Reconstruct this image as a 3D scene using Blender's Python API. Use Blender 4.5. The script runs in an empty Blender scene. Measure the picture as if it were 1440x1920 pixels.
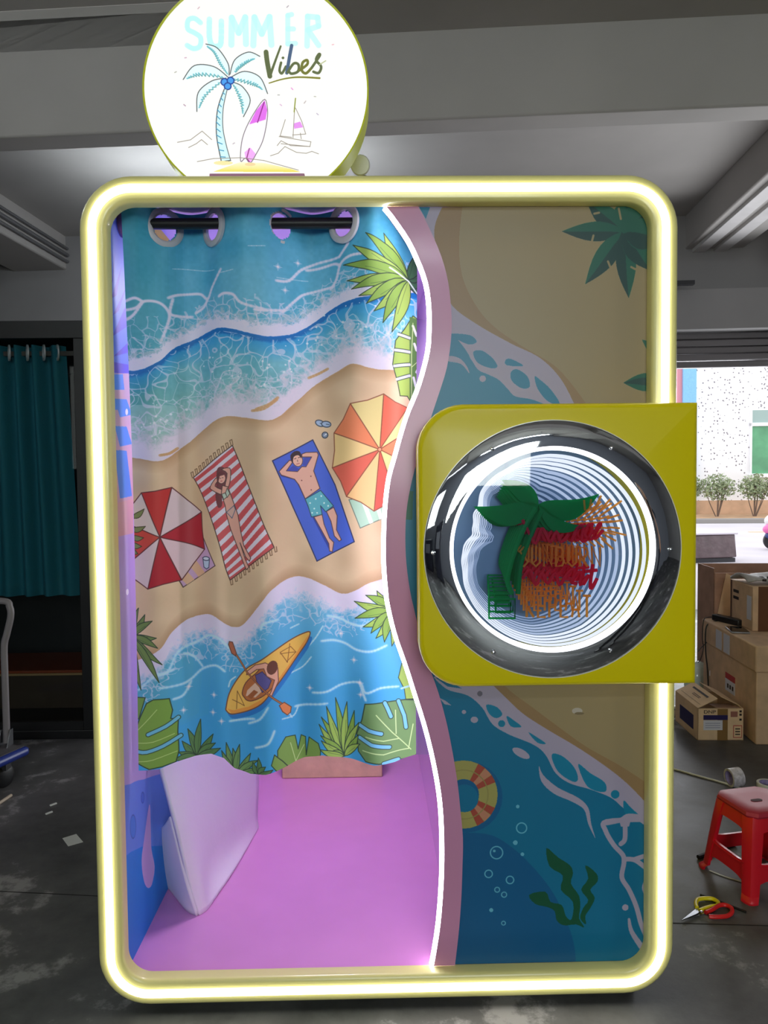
import bpy, bmesh, math, random
import numpy as np
from mathutils import Vector, Matrix, Euler

random.seed(4)
RNG = np.random.default_rng(7)
SC = bpy.context.scene
COL = SC.collection

# ------------------------------------------------------------------ camera, world, light, exposure
CAM = np.array([-0.0356, -1.9360, 1.4253])
RM = np.array([[0.999769449304037, 0.009768149784586991, -0.01912149283106437],
               [-0.010575808645345595, 0.999036096660502, -0.042603167028344414],
               [0.018686907443437675, 0.04279557008773049, 0.9989090742760657]])
FPX = 1400.0
cd = bpy.data.cameras.new('camera')
cam = bpy.data.objects.new('camera', cd)
COL.objects.link(cam)
cd.sensor_fit = 'HORIZONTAL'
cd.sensor_width = 36.0
cd.lens = 36.0 * FPX / 1440.0
cd.clip_start = 0.05
cd.clip_end = 200
def _w(v): return Vector((v[0], v[2], -v[1]))
_r, _d, _f = _w(RM[0]), _w(RM[1]), _w(RM[2])
m4 = Matrix.Identity(4)
for i in range(3):
    m4[i][0] = _r[i]; m4[i][1] = -_d[i]; m4[i][2] = -_f[i]; m4[i][3] = CAM[i]
cam.matrix_world = m4
SC.camera = cam

SC.view_settings.view_transform = 'Standard'
SC.view_settings.look = 'None'
SC.view_settings.gamma = 1.0
SC.view_settings.use_curve_mapping = False
SC.view_settings.exposure = 0.0
SC.cycles.max_bounces = 10
SC.cycles.diffuse_bounces = 4
SC.cycles.glossy_bounces = 5
SC.cycles.transparent_max_bounces = 24
SC.cycles.sample_clamp_indirect = 4.0
SC.cycles.caustics_reflective = False
SC.cycles.caustics_refractive = False

wd = bpy.data.worlds.new('world')
SC.world = wd
wd.use_nodes = True
wn = wd.node_tree.nodes
wn['Background'].inputs[0].default_value = (0.93, 0.96, 1.0, 1)      # bright overcast sky
wn['Background'].inputs[1].default_value = 2.0

# the workshop stands turned a few degrees against the booth
RA = math.radians(5.0)
def rm(u, v, z):
    c, s = math.cos(RA), math.sin(RA)
    return (CAM[0] + u * c + v * s, CAM[1] - u * s + v * c, z)
def area(name, loc, target, sx, sy, power, col):
    l = bpy.data.lights.new(name, 'AREA'); l.shape = 'RECTANGLE'; l.size = sx; l.size_y = sy
    l.energy = power; l.color = col
    o = bpy.data.objects.new(name, l); COL.objects.link(o)
    o.location = loc
    o.rotation_euler = (Vector(target) - Vector(loc)).to_track_quat('-Z', 'Y').to_euler()
    return o
# daylight entering by the shutter door and by the windows in the wall behind the photographer
area('daylight_door', rm(4.2, 7.7, 1.5), rm(2.0, 0, 1.0), 3.6, 2.2, 205, (0.93, 0.96, 1.0))
area('daylight_window_right', rm(1.0, -4.3, 2.1), rm(.9, 2, 1.6), 2.3, 1.5, 100, (0.95, 1.0, 0.97))
area('daylight_window_left', rm(-3.2, -4.3, 2.45), rm(-1.5, 2, 2.2), 2.4, 1.6, 26, (0.95, 1.0, 0.97))

# ------------------------------------------------------------------ pixel <-> world helpers
def rays(p):
    p = np.atleast_2d(np.asarray(p, float))
    d = np.c_[(p[:, 0] - 720) / FPX, (p[:, 1] - 960) / FPX, np.ones(len(p))] @ RM
    return np.c_[d[:, 0], d[:, 2], -d[:, 1]]
def hit(p, X=None, Y=None, Z=None):
    d = rays(p)
    if Y is not None: t = (Y - CAM[1]) / d[:, 1]
    elif Z is not None: t = (Z - CAM[2]) / d[:, 2]
    else: t = (X - CAM[0]) / d[:, 0]
    return CAM + t[:, None] * d
def at(x, y, X=None, Y=None, Z=None):
    return tuple(float(q) for q in hit([(x, y)], X, Y, Z)[0])
def K(ox, oy, s):
    return lambda *pts: [(ox + p[0] / s, oy + p[1] / s) for p in pts]

def uz(x, y, v):
    """workshop coordinates (u, z) of a pixel's ray where it crosses the depth v"""
    d = rays([(x, y)])[0]; c, s = math.cos(RA), math.sin(RA)
    dv = d[0] * s + d[1] * c; du = d[0] * c - d[1] * s
    return v * du / dv, CAM[2] + v * d[2] / dv

def sm(pts, n=6, closed=False):
    P = np.asarray(pts, float); m = len(P); out = []
    rng = range(m) if closed else range(m - 1)
    for i in rng:
        if closed: a, b, c, d = P[i - 1], P[i], P[(i + 1) % m], P[(i + 2) % m]
        else: a, b, c, d = P[max(i - 1, 0)], P[i], P[i + 1], P[min(i + 2, m - 1)]
        for k in range(n):
            t = k / n
            out.append(0.5 * (2 * b + (c - a) * t + (2 * a - 5 * b + 4 * c - d) * t * t + (3 * b - a - 3 * c + d) * t ** 3))
    if not closed: out.append(P[-1])
    return np.array(out)

# ------------------------------------------------------------------ flat printed artwork, drawn by code
def lin(c):
    c = np.asarray(c, float) / 255.0
    return np.where(c <= 0.04045, c / 12.92, ((c + 0.055) / 1.055) ** 2.4)
class Art:
    """A print in surface coordinates (metres on the surface); shapes are given in photo pixels and laid on the plane."""
    def __init__(s, name, u0, u1, z0, z1, res, bg, plane=None):
        s.name = name; s.u0, s.u1, s.z0, s.z1, s.res = u0, u1, z0, z1, res
        s.w, s.h = int((u1 - u0) * res), int((z1 - z0) * res)
        s.a = np.empty((s.h, s.w, 3), np.float32); s.a[:] = np.asarray(bg, np.float32)
        s.plane = plane
    def T(s, pts):
        if s.plane is None:
            p = np.asarray(pts, float); u, z = p[:, 0], p[:, 1]
        else:
            q = hit(pts, **s.plane); u = q[:, 1] if 'X' in s.plane else q[:, 0]; z = q[:, 2]
        return np.c_[(u - s.u0) * s.res, (s.z1 - z) * s.res]
    def mask(s, pts):
        q = s.T(pts)
        x0, y0 = np.floor(q.min(0)).astype(int) - 1; x1, y1 = np.ceil(q.max(0)).astype(int) + 2
        x0, y0, x1, y1 = max(x0, 0), max(y0, 0), min(x1, s.w), min(y1, s.h)
        if x1 <= x0 or y1 <= y0: return None
        acc = np.zeros((y1 - y0, x1 - x0 + 1), np.int32)
        n = len(q)
        for i in range(n):
            (ax, ay), (bx, by) = q[i], q[(i + 1) % n]
            if ay == by: continue
            if ay > by: ax, ay, bx, by = bx, by, ax, ay
            r0, r1 = max(int(math.ceil(ay - .5)), y0), min(int(math.ceil(by - .5)), y1)
            if r1 <= r0: continue
            rows = np.arange(r0, r1)
            xs = ax + (rows + .5 - ay) * (bx - ax) / (by - ay)
            ci = np.clip(np.ceil(xs - .5).astype(int), x0, x1) - x0
            np.add.at(acc, (rows - y0, ci), 1)
        return (slice(y0, y1), slice(x0, x1)), (np.cumsum(acc, 1)[:, :-1] % 2).astype(bool)
    def paint(s, mk, col, al=1.0):
        if mk is None: return
        sl, m = mk
        v = s.a[sl]
        v[m] = v[m] * (1 - al) + np.asarray(col, np.float32) * al
    def poly(s, pts, col, al=1.0, line=None, lw=1.6, curve=0):
        if curve: pts = sm(pts, curve, True)
        s.paint(s.mask(pts), col, al)
        if line is not None: s.stroke(list(pts) + [pts[0]], lw, line)
    def gpoly(s, pts, stops):
        mk = s.mask(pts)
        if mk is None: return
        sl, m = mk
        x = np.mean([p[0] for p in pts])
        ys = s.T([(x, st[0]) for st in stops])[:, 1]
        rows = np.arange(sl[0].start, sl[0].stop)
        c = np.stack([np.interp(rows, ys, [st[1][k] for st in stops]) for k in range(3)], 1)
        v = s.a[sl]; cc = np.broadcast_to(c[:, None, :], v.shape)
        v[m] = cc[m]
    def stroke(s, pts, w, col, al=1.0, w2=None, curve=0):
        if curve: pts = sm(pts, curve)
        q = s.T(pts)
        sc = s.res / 690.0 if s.plane is not None else 1.0
        n = len(q) - 1
        for i in range(n):
            r = (w if w2 is None else w + (w2 - w) * i / max(n - 1, 1)) * sc * .5
            a, b = q[i], q[i + 1]
            x0, y0 = np.floor(np.minimum(a, b) - r - 1).astype(int); x1, y1 = np.ceil(np.maximum(a, b) + r + 1).astype(int)
            x0, y0, x1, y1 = max(x0, 0), max(y0, 0), min(x1, s.w), min(y1, s.h)
            if x1 <= x0 or y1 <= y0: continue
            yy, xx = np.mgrid[y0:y1, x0:x1] + .5
            d = b - a; L = d @ d + 1e-9
            t = np.clip(((xx - a[0]) * d[0] + (yy - a[1]) * d[1]) / L, 0, 1)
            dd = np.hypot(xx - a[0] - t * d[0], yy - a[1] - t * d[1])
            cov = np.clip(r - dd + .5, 0, 1)[..., None] * al
            v = s.a[y0:y1, x0:x1]; v[:] = v * (1 - cov) + np.asarray(col, np.float32) * cov
    def dot(s, x, y, r, col, al=1.0, ry=None, line=None, lw=1.5, rot=0.0):
        t = np.linspace(0, 2 * math.pi, 28, endpoint=False)
        ex, ey = r * np.cos(t), (ry or r) * np.sin(t); c, sn = math.cos(rot), math.sin(rot)
        s.poly(np.c_[x + ex * c - ey * sn, y + ex * sn + ey * c], col, al, line, lw)
    def circ(s, x, y, r, w, col):
        t = np.linspace(0, 2 * math.pi, 36)
        s.stroke(np.c_[x + r * np.cos(t), y + r * np.sin(t)], w, col)
    def soft(s, pts, w, col, al):
        for k in range(5): s.stroke(pts, w * (1 - k / 5.5), col, al / 3.2)
    def leaf(s, a, b, w, col, line=None, bend=0.0, lw=1.4):
        a, b = np.array(a, float), np.array(b, float); d = b - a; n = np.array([-d[1], d[0]])
        L = np.hypot(*d) + 1e-9; n /= L
        t = np.linspace(0, 1, 9); wd_ = np.sin(np.pi * t ** .8) * w * .5
        mid = a + t[:, None] * d + (np.sin(np.pi * t) * bend)[:, None] * n
        p = np.r_[mid + wd_[:, None] * n, (mid - wd_[:, None] * n)[::-1]]
        s.poly(p, col, 1, line, lw)
    def vnoise(s, cell):
        g = RNG.random((s.h // cell + 3, s.w // cell + 3)).astype(np.float32)
        y = np.arange(s.h) / cell; x = np.arange(s.w) / cell
        yi, xi = y.astype(int), x.astype(int); fy, fx = (y - yi)[:, None], (x - xi)[None, :]
        fy = fy * fy * (3 - 2 * fy); fx = fx * fx * (3 - 2 * fx)
        A, B = g[yi][:, xi], g[yi][:, xi + 1]; C_, D = g[yi + 1][:, xi], g[yi + 1][:, xi + 1]
        return A * (1 - fx) * (1 - fy) + B * fx * (1 - fy) + C_ * (1 - fx) * fy + D * fx * fy
    def foam(s, pts, cell, w, col, al, warp=.5, sx=1.0):
        mk = s.mask(pts)
        if mk is None: return
        sl, m = mk
        yy, xx = np.mgrid[sl[0].start:sl[0].stop, sl[1].start:sl[1].stop].astype(np.float32)
        wx = (s.vnoise(int(cell * .6))[sl] - .5) * cell * warp; wy = (s.vnoise(int(cell * .6))[sl] - .5) * cell * warp
        X, Y = (xx + wx) / (cell * sx), (yy + wy) / cell
        J = RNG.random((int(s.h / cell) + 6, int(s.w / (cell * sx)) + 6, 2)).astype(np.float32)
        xi, yi = np.floor(X).astype(int), np.floor(Y).astype(int)
        f1 = np.full(X.shape, 9., np.float32); f2 = f1.copy()
        for dy in (-1, 0, 1):
            for dx in (-1, 0, 1):
                cx, cy = xi + dx, yi + dy
                j = J[np.clip(cy + 2, 0, J.shape[0] - 1), np.clip(cx + 2, 0, J.shape[1] - 1)]
                d = np.hypot(X - cx - .1 - .8 * j[..., 0], Y - cy - .1 - .8 * j[..., 1])
                f2 = np.minimum(f2, np.maximum(f1, d)); f1 = np.minimum(f1, d)
        e = (f2 - f1) * cell
        wv = w * (.5 + 1.0 * s.vnoise(int(cell * 1.3))[sl])
        cov = (np.clip((wv - e) / 2 + .5, 0, 1) * m)[..., None] * al
        v = s.a[sl]; v[:] = v * (1 - cov) + np.asarray(col, np.float32) * cov
    def band(s, curve, lo, hi, col, al, fade_lo, fade_hi, nz=0., cell=14, sharp=2.5):
        """soft strip following a left-to-right curve, from lo to hi pixels below it, with a lacy edge"""
        q = s.T(curve); k = s.res / 690.0
        yc = np.interp(np.arange(s.w), q[:, 0], q[:, 1])
        d = (np.arange(s.h)[:, None] - yc[None, :]) / k
        a = np.clip(np.minimum((d - lo) / max(fade_lo, .01), (hi - d) / max(fade_hi, .01)), 0, 1)
        if nz:
            n = s.vnoise(cell) * .6 + s.vnoise(max(cell // 3, 2)) * .4
            a = np.clip((a + (n - .5) * nz * (a < 1) - .15 * nz) * sharp if sharp else a, 0, 1) * (a > 0)
        s.a += ((np.asarray(col, np.float32) - s.a) * (a * al)[..., None]).astype(np.float32)
    def image(s):
        im = bpy.data.images.new(s.name, s.w, s.h, alpha=False)
        px = np.ones((s.h, s.w, 4), np.float32); px[..., :3] = np.clip(s.a[::-1], 0, 255) / 255.0
        im.pixels.foreach_set(px.ravel()); im.update(); im.pack()
        return im
    def uv(s, axis=0):
        return lambda v: ((v[axis] - s.u0) / (s.u1 - s.u0), (v[2] - s.z0) / (s.z1 - s.z0))

# ------------------------------------------------------------------ materials
MATS = {}
def mat(name, col, rough=.5, metal=0., emit=None, es=0., spec=.5, coat=0., noise=0., nscale=8., bump=0., bscale=60., trans=0., alpha=1.):
    if name in MATS: return MATS[name]
    m = bpy.data.materials.new(name); m.use_nodes = True
    nt = m.node_tree; b = nt.nodes['Principled BSDF']
    c = tuple(lin(col)) + (1,)
    b.inputs['Base Color'].default_value = c
    b.inputs['Roughness'].default_value = rough; b.inputs['Metallic'].default_value = metal
    b.inputs['Specular IOR Level'].default_value = spec; b.inputs['Coat Weight'].default_value = coat
    b.inputs['Coat Roughness'].default_value = .12
    b.inputs['Transmission Weight'].default_value = trans; b.inputs['Alpha'].default_value = alpha
    if emit is not None:
        b.inputs['Emission Color'].default_value = tuple(lin(emit)) + (1,); b.inputs['Emission Strength'].default_value = es
    if noise or bump:
        tc = nt.nodes.new('ShaderNodeTexCoord')
    if noise:
        n = nt.nodes.new('ShaderNodeTexNoise'); n.inputs['Scale'].default_value = nscale; n.inputs['Detail'].default_value = 5
        nt.links.new(tc.outputs['Object'], n.inputs['Vector'])
        r = nt.nodes.new('ShaderNodeMapRange'); r.inputs[3].default_value = 1 - noise; r.inputs[4].default_value = 1 + noise
        r.inputs[1].default_value = .3; r.inputs[2].default_value = .7
        nt.links.new(n.outputs['Fac'], r.inputs[0])
        x = nt.nodes.new('ShaderNodeVectorMath'); x.operation = 'SCALE'; x.inputs[0].default_value = c[:3]
        nt.links.new(r.outputs[0], x.inputs['Scale']); nt.links.new(x.outputs[0], b.inputs['Base Color'])
    if bump:
        n2 = nt.nodes.new('ShaderNodeTexNoise'); n2.inputs['Scale'].default_value = bscale; n2.inputs['Detail'].default_value = 3
        nt.links.new(tc.outputs['Object'], n2.inputs['Vector'])
        bp = nt.nodes.new('ShaderNodeBump'); bp.inputs['Strength'].default_value = bump; bp.inputs['Distance'].default_value = .01
        nt.links.new(n2.outputs['Fac'], bp.inputs['Height']); nt.links.new(bp.outputs[0], b.inputs['Normal'])
    MATS[name] = m
    return m
def print_mat(name, art, rough=.5, gain=1.0, coat=0., es=0., bump=0.):
    m = bpy.data.materials.new(name); m.use_nodes = True
    nt = m.node_tree; b = nt.nodes['Principled BSDF']
    t = nt.nodes.new('ShaderNodeTexImage'); t.image = art.image(); t.extension = 'EXTEND'
    x = nt.nodes.new('ShaderNodeVectorMath'); x.operation = 'SCALE'; x.inputs['Scale'].default_value = gain
    nt.links.new(t.outputs['Color'], x.inputs[0])
    b.inputs['Roughness'].default_value = rough; b.inputs['Coat Weight'].default_value = coat
    if es:
        b.inputs['Base Color'].default_value = (.04, .04, .04, 1)
        nt.links.new(x.outputs[0], b.inputs['Emission Color']); b.inputs['Emission Strength'].default_value = es
    else:
        nt.links.new(x.outputs[0], b.inputs['Base Color'])
    if bump:
        tc = nt.nodes.new('ShaderNodeTexCoord'); n2 = nt.nodes.new('ShaderNodeTexNoise'); n2.inputs['Scale'].default_value = 90
        nt.links.new(tc.outputs['Object'], n2.inputs['Vector'])
        bp = nt.nodes.new('ShaderNodeBump'); bp.inputs['Strength'].default_value = bump; bp.inputs['Distance'].default_value = .002
        nt.links.new(n2.outputs['Fac'], bp.inputs['Height']); nt.links.new(bp.outputs[0], b.inputs['Normal'])
    return m
def glow(name, col, s):
    m = bpy.data.materials.new(name); m.use_nodes = True
    nt = m.node_tree; nt.nodes.remove(nt.nodes['Principled BSDF'])
    e = nt.nodes.new('ShaderNodeEmission'); e.inputs[0].default_value = tuple(lin(col)) + (1,); e.inputs[1].default_value = s
    nt.links.new(e.outputs[0], nt.nodes['Material Output'].inputs[0])
    return m
def clear(name, col, fac, rough=.02):
    """thin clear sheet: see-through with a share of mirror reflection"""
    m = bpy.data.materials.new(name); m.use_nodes = True
    nt = m.node_tree; nt.nodes.remove(nt.nodes['Principled BSDF'])
    t = nt.nodes.new('ShaderNodeBsdfTransparent'); t.inputs[0].default_value = tuple(lin(col)) + (1,)
    g = nt.nodes.new('ShaderNodeBsdfGlossy'); g.inputs['Roughness'].default_value = rough
    x = nt.nodes.new('ShaderNodeMixShader'); x.inputs[0].default_value = fac
    nt.links.new(t.outputs[0], x.inputs[1]); nt.links.new(g.outputs[0], x.inputs[2])
    nt.links.new(x.outputs[0], nt.nodes['Material Output'].inputs[0])
    return m

# ------------------------------------------------------------------ mesh helpers
ORG = {}
class MB:
    def __init__(s): s.v = []; s.f = []
    def add(s, vs, fs):
        o = len(s.v); s.v += [tuple(float(c) for c in p) for p in vs]; s.f += [tuple(o + i for i in q) for q in fs]; return s
    def box(s, lo, hi):
        (a, b, c), (d, e, f) = lo, hi
        return s.add([(a, b, c), (d, b, c), (d, e, c), (a, e, c), (a, b, f), (d, b, f), (d, e, f), (a, e, f)],
                     [(0, 3, 2, 1), (4, 5, 6, 7), (0, 1, 5, 4), (1, 2, 6, 5), (2, 3, 7, 6), (3, 0, 4, 7)])
    def obox(s, c, size, ang=0., tilt=None):
        R_ = Matrix.Rotation(ang, 3, 'Z')
        if tilt is not None: R_ = R_ @ Euler(tilt).to_matrix()
        h = [q / 2 for q in size]; vs = []
        for z in (-1, 1):
            for x, y in ((-1, -1), (1, -1), (1, 1), (-1, 1)):
                vs.append(Vector(c) + R_ @ Vector((x * h[0], y * h[1], z * h[2])))
        return s.add(vs, [(0, 3, 2, 1), (4, 5, 6, 7), (0, 1, 5, 4), (1, 2, 6, 5), (2, 3, 7, 6), (3, 0, 4, 7)])
    def rbox(s, a, b):      # a box in workshop coordinates
        vs = [rm(u, v, z) for z in (a[2], b[2]) for u, v in ((a[0], a[1]), (b[0], a[1]), (b[0], b[1]), (a[0], b[1]))]
        return s.add(vs, [(0, 3, 2, 1), (4, 5, 6, 7), (0, 1, 5, 4), (1, 2, 6, 5), (2, 3, 7, 6), (3, 0, 4, 7)])
    def prism(s, pts, off):
        n = len(pts); off = np.asarray(off, float)
        P = np.asarray(pts, float); Q = P + off
        return s.add(list(P) + list(Q), [tuple(range(n)), tuple(range(2 * n - 1, n - 1, -1))] + [(i, n + i, n + (i + 1) % n, (i + 1) % n) for i in range(n)])
    def grid(s, P, closeu=False):
        P = np.asarray(P, float); n, m = P.shape[:2]
        fs = []
        for i in range(n if closeu else n - 1):
            for j in range(m - 1):
                fs.append((i * m + j, ((i + 1) % n) * m + j, ((i + 1) % n) * m + j + 1, i * m + j + 1))
        return s.add(P.reshape(-1, 3), fs)
    def tube(s, path, r, n=8, closed=False, flat=1.0):
        P = [Vector(p) for p in path]; m = len(P)
        rr = r if hasattr(r, '__len__') else [r] * m
        up = None; rings = []
        for i in range(m):
            if closed: t = P[(i + 1) % m] - P[i - 1]
            else: t = P[min(i + 1, m - 1)] - P[max(i - 1, 0)]
            t.normalize()
            if up is None:
                up = Vector((0, 0, 1)) if abs(t.z) < .9 else Vector((0, 1, 0))
            a = t.cross(up)
            if a.length < 1e-5: a = t.cross(Vector((1, 0.1, 0)))
            a.normalize(); b = a.cross(t).normalized(); up = b
            rings.append([P[i] + (a * math.cos(k * 2 * math.pi / n) + b * math.sin(k * 2 * math.pi / n) * flat) * rr[i] for k in range(n)])
        o = len(s.v)
        for q in rings: s.v += [tuple(x) for x in q]
        for i in range(m if closed else m - 1):
            for k in range(n):
                s.f.append((o + i * n + k, o + i * n + (k + 1) % n, o + ((i + 1) % m) * n + (k + 1) % n, o + ((i + 1) % m) * n + k))
        if not closed:
            s.f.append(tuple(o + k for k in range(n - 1, -1, -1))); s.f.append(tuple(o + (m - 1) * n + k for k in range(n)))
        return s
    def lathe(s, prof, origin, axis, n=32):
        ax = Vector(axis).normalized(); a = ax.orthogonal().normalized(); b = ax.cross(a)
        o = len(s.v); m = len(prof)
        for k in range(n):
            d = a * math.cos(2 * math.pi * k / n) + b * math.sin(2 * math.pi * k / n)
            for r, h in prof: s.v.append(tuple(Vector(origin) + d * r + ax * h))
        for k in range(n):
            for j in range(m - 1):
                s.f.append((o + k * m + j, o + ((k + 1) % n) * m + j, o + ((k + 1) % n) * m + j + 1, o + k * m + j + 1))
        return s
    def build(s, name, m, parent=None, uv=None, bevel=0., smooth=True, ang=35, seg=2, solid=0., orient=True):
        V = np.array(s.v, float)
        if parent is None:
            org = np.array([(V[:, 0].min() + V[:, 0].max()) / 2, (V[:, 1].min() + V[:, 1].max()) / 2, V[:, 2].min()])
        else: org = ORG[parent.name]
        me = bpy.data.meshes.new(name)
        me.from_pydata([tuple(p) for p in V - org], [], s.f)
        if orient:
            bm = bmesh.new(); bm.from_mesh(me); bmesh.ops.recalc_face_normals(bm, faces=bm.faces); bm.to_mesh(me); bm.free()
        if uv is not None:
            l = me.uv_layers.new(name='UVMap')
            vi = np.empty(len(me.loops), np.int32); me.loops.foreach_get('vertex_index', vi)
            co = np.empty(len(me.vertices) * 3); me.vertices.foreach_get('co', co); co = co.reshape(-1, 3) + org
            U = np.array([uv(p) for p in co])
            l.data.foreach_set('uv', U[vi].astype(np.float32).ravel())
        if smooth:
            me.polygons.foreach_set('use_smooth', [True] * len(me.polygons))
            me.set_sharp_from_angle(angle=math.radians(ang))
        me.materials.append(m)
        o = bpy.data.objects.new(name, me); COL.objects.link(o)
        if parent is not None: o.parent = parent
        else: o.location = org
        ORG[o.name] = org
        if solid:
            md = o.modifiers.new('solid', 'SOLIDIFY'); md.thickness = solid; md.offset = 0
        if bevel:
            md = o.modifiers.new('bevel', 'BEVEL'); md.width = bevel; md.segments = seg; md.limit_method = 'ANGLE'; md.angle_limit = math.radians(40)
            md.harden_normals = False
        return o
def tag(o, label, cat, group=None):
    o['label'] = label; o['category'] = cat
    if group: o['group'] = group
    return o
def thing(name, loc, label, cat, group=None):
    o = bpy.data.objects.new(name, None); COL.objects.link(o); o.location = loc; o.empty_display_size = .1
    ORG[o.name] = np.array(loc, float)
    return tag(o, label, cat, group)
def struct(o):
    o['kind'] = 'structure'; return o
def B(name, lo, hi, m, parent=None, **k): return MB().box(lo, hi).build(name, m, parent, **k)

# ================================================================== ARTWORK
c1, c2, c3, c4, c5, c6, c7 = K(220, 0, 2.769), K(200, 360, 4.8), K(480, 360, 3.6), K(200, 740, 4), K(480, 740, 3.789), K(200, 1080, 4.5), K(480, 1080, 3.6)
q1, q3, q4 = K(740, 360, 2.571), K(740, 1270, 2.618), K(740, 1500, 2.618)
INK = (70, 48, 46)

def curtain_art():
    A = Art('curtain_print', -.78, .17, .52, 2.30, 1150, (60, 150, 190), dict(Y=.15))
    big = [(200, 300), (860, 300), (860, 1500), (200, 1500)]
    A.gpoly(big, [(370, (58, 140, 164)), (450, (72, 152, 186)), (560, (88, 162, 192)), (640, (92, 166, 194)), (740, (116, 170, 176)), (860, (154, 180, 176))])
    # left side of the print runs greener
    for k in range(9): A.poly([(200, 300), (330 - k * 11, 300), (345 - k * 12, 760), (200, 760)], (40, 128, 134), .08)
    n = A.vnoise(70)[..., None] - .5; A.a += n * np.array([26, 14, 10], np.float32)
    n = A.vnoise(9)[..., None] - .5; A.a += n * 8
    W = (206, 200, 222); W2 = (196, 206, 222)
    # thin foam veins in the deep water
    for p in ([(320, 500), (345, 497), (400, 504)], [(415, 512), (440, 510)], [(470, 470), (500, 468)], [(520, 522), (575, 520)]): A.stroke(p, 2, W2, .5, curve=4)
    for p in (c2((545, 945), (620, 905), (740, 885), (820, 890), (890, 940), (940, 840), (1030, 700)),
              c2((890, 940), (850, 1010), (770, 1060)), c2((190, 1090), (290, 1060), (350, 1000), (440, 990), (510, 1020), (555, 1090), (545, 1180), (490, 1360)),
              c2((210, 1170), (270, 1120), (340, 1010)), c2((200, 1010), (280, 975), (340, 1000)), c2((580, 950), (560, 1080), (620, 1100), (740, 1095)),
              c2((1010, 940), (1060, 920), (1150, 940), (1230, 1020), (1440, 1080)), c2((780, 1180), (830, 1140), (900, 1150), (960, 1200)),
              c3((140, 605), (220, 590), (300, 500), (400, 455), (560, 430)), c3((500, 640), (540, 580), (570, 480), (640, 440), (740, 440)),
              c3((560, 430), (610, 370), (620, 350)), c3((180, 810), (260, 720), (320, 670), (440, 640), (520, 625)), c3((0, 810), (60, 815), (180, 800)),
              c3((330, 500), (420, 490), (520, 470), (565, 490))):
        A.stroke(p, 4.2, W, .75, curve=5); A.stroke(p, 7, W, .2, curve=5)
    A.foam(c3((0, 700), (120, 780), (300, 720), (480, 660), (560, 560), (800, 560), (900, 700), (500, 800), (300, 960), (0, 960)), 34, 2.2, W, .55)
    A.foam([(235, 600), (330, 590), (400, 560), (420, 620), (330, 660), (235, 690)], 40, 2.2, W, .5)
    # the breaking crest and the dark line under it
    crest = [(225, 694), (262, 694), (300, 676), (325, 648), (362, 628), (402, 614), (432, 616), (470, 626), (505, 632), (548, 622), (590, 596), (622, 574), (660, 562), (720, 556), (800, 540)]
    s = sm(crest, 6)
    A.band(s, 0, 52, (24, 128, 196), .85, .5, 50); A.band(s, 1, 16, (12, 92, 166), .8, 1, 13, .5)
    A.band(s, -46, 1, (176, 182, 196), .7, 42, 1, 1.3, 12); A.band(s, -26, 2, W, .95, 18, 1.5, 1.1, 9)
    A.foam(np.r_[s, (s - [0, 60])[::-1]], 34, 3.0, W, .6)
    # foam lace between crest and beach
    beach = [(225, 852), (262, 858), (305, 862), (340, 834), (380, 802), (420, 780), (460, 782), (512, 786), (552, 752), (592, 716), (640, 690), (662, 682), (702, 692), (750, 694), (830, 690)]
    b = sm(beach, 6)
    reg = np.r_[s + [0, 8], b[::-1]]
    A.foam(reg, 62, 4.6, W, .62, warp=1.0); A.foam(reg, 62, 2.2, (216, 216, 228), .5, warp=1.0)
    low = np.r_[b - [0, 80], b[::-1]]
    A.foam(low, 30, 3.6, W, .5, warp=1.0)
    for k in range(150):
        i = RNG.integers(0, len(b)); x, y = b[i]; A.dot(x + RNG.uniform(-20, 20), y - RNG.uniform(10, 120), RNG.uniform(.8, 2.4), (214, 214, 226), .8)
    # sand
    lower = [(225, 1240), (262, 1236), (300, 1218), (322, 1186), (345, 1166), (372, 1156), (396, 1153), (420, 1168), (436, 1176), (455, 1172), (484, 1138), (512, 1104), (545, 1084), (575, 1085), (605, 1098), (636, 1113), (655, 1112), (672, 1104), (694, 1092), (745, 1080), (830, 1078)]
    l = sm(lower, 6)
    A.poly(np.r_[b, l[::-1]], (200, 172, 142))
    A.band(b, 0, 26, (170, 132, 98), .75, 1, 24)
    A.band(b, -84, 1, (190, 186, 202), .75, 76, 1, 1.2, 16, 1.8); A.band(b, -44, 2, (206, 196, 216), .95, 30, 1.5, .9, 12, 1.8)
    for p in (c4((1100, 125), (1190, 110), (1280, 40)), c4((410, 455), (470, 440), (520, 400)), c3((350, 1245), (420, 1215), (480, 1185)), c3((10, 1470), (90, 1440), (150, 1390))): A.stroke(p, 5, (186, 146, 104), .8, curve=4)
    n = (A.vnoise(60)[..., None] - .5)
    mk = A.mask(np.r_[b + [0, 4], (l - [0, 4])[::-1]])
    v = A.a[mk[0]]; v[mk[1]] += (n[mk[0]] * np.array([16, 18, 18], np.float32))[mk[1]]
    # lower water
    A.gpoly(np.r_[l, [(860, 1500), (200, 1500)]], [(1085, (120, 176, 206)), (1180, (84, 160, 206)), (1300, (62, 148, 204)), (1440, (58, 150, 212))])
    for k in range(6): A.poly([(200, 1270), (300, 1246), (400 - 18 * k, 1200), (390 - 20 * k, 1340), (200, 1420)], (88, 160, 176), .12)
    A.band(l, -26, 1, (164, 126, 96), .7, 24, 1)
    A.band(l, -1, 76, (186, 190, 214), .7, 1, 68, 1.2, 16, 1.8); A.band(l, -2, 46, (206, 194, 220), .95, 1.5, 28, .9, 12, 1.8)
    A.foam(np.r_[l + [0, 14], (l + [0, 84])[::-1]], 32, 3.2, (202, 198, 222), .6, warp=1.0)
    W3 = (176, 206, 232)
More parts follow.
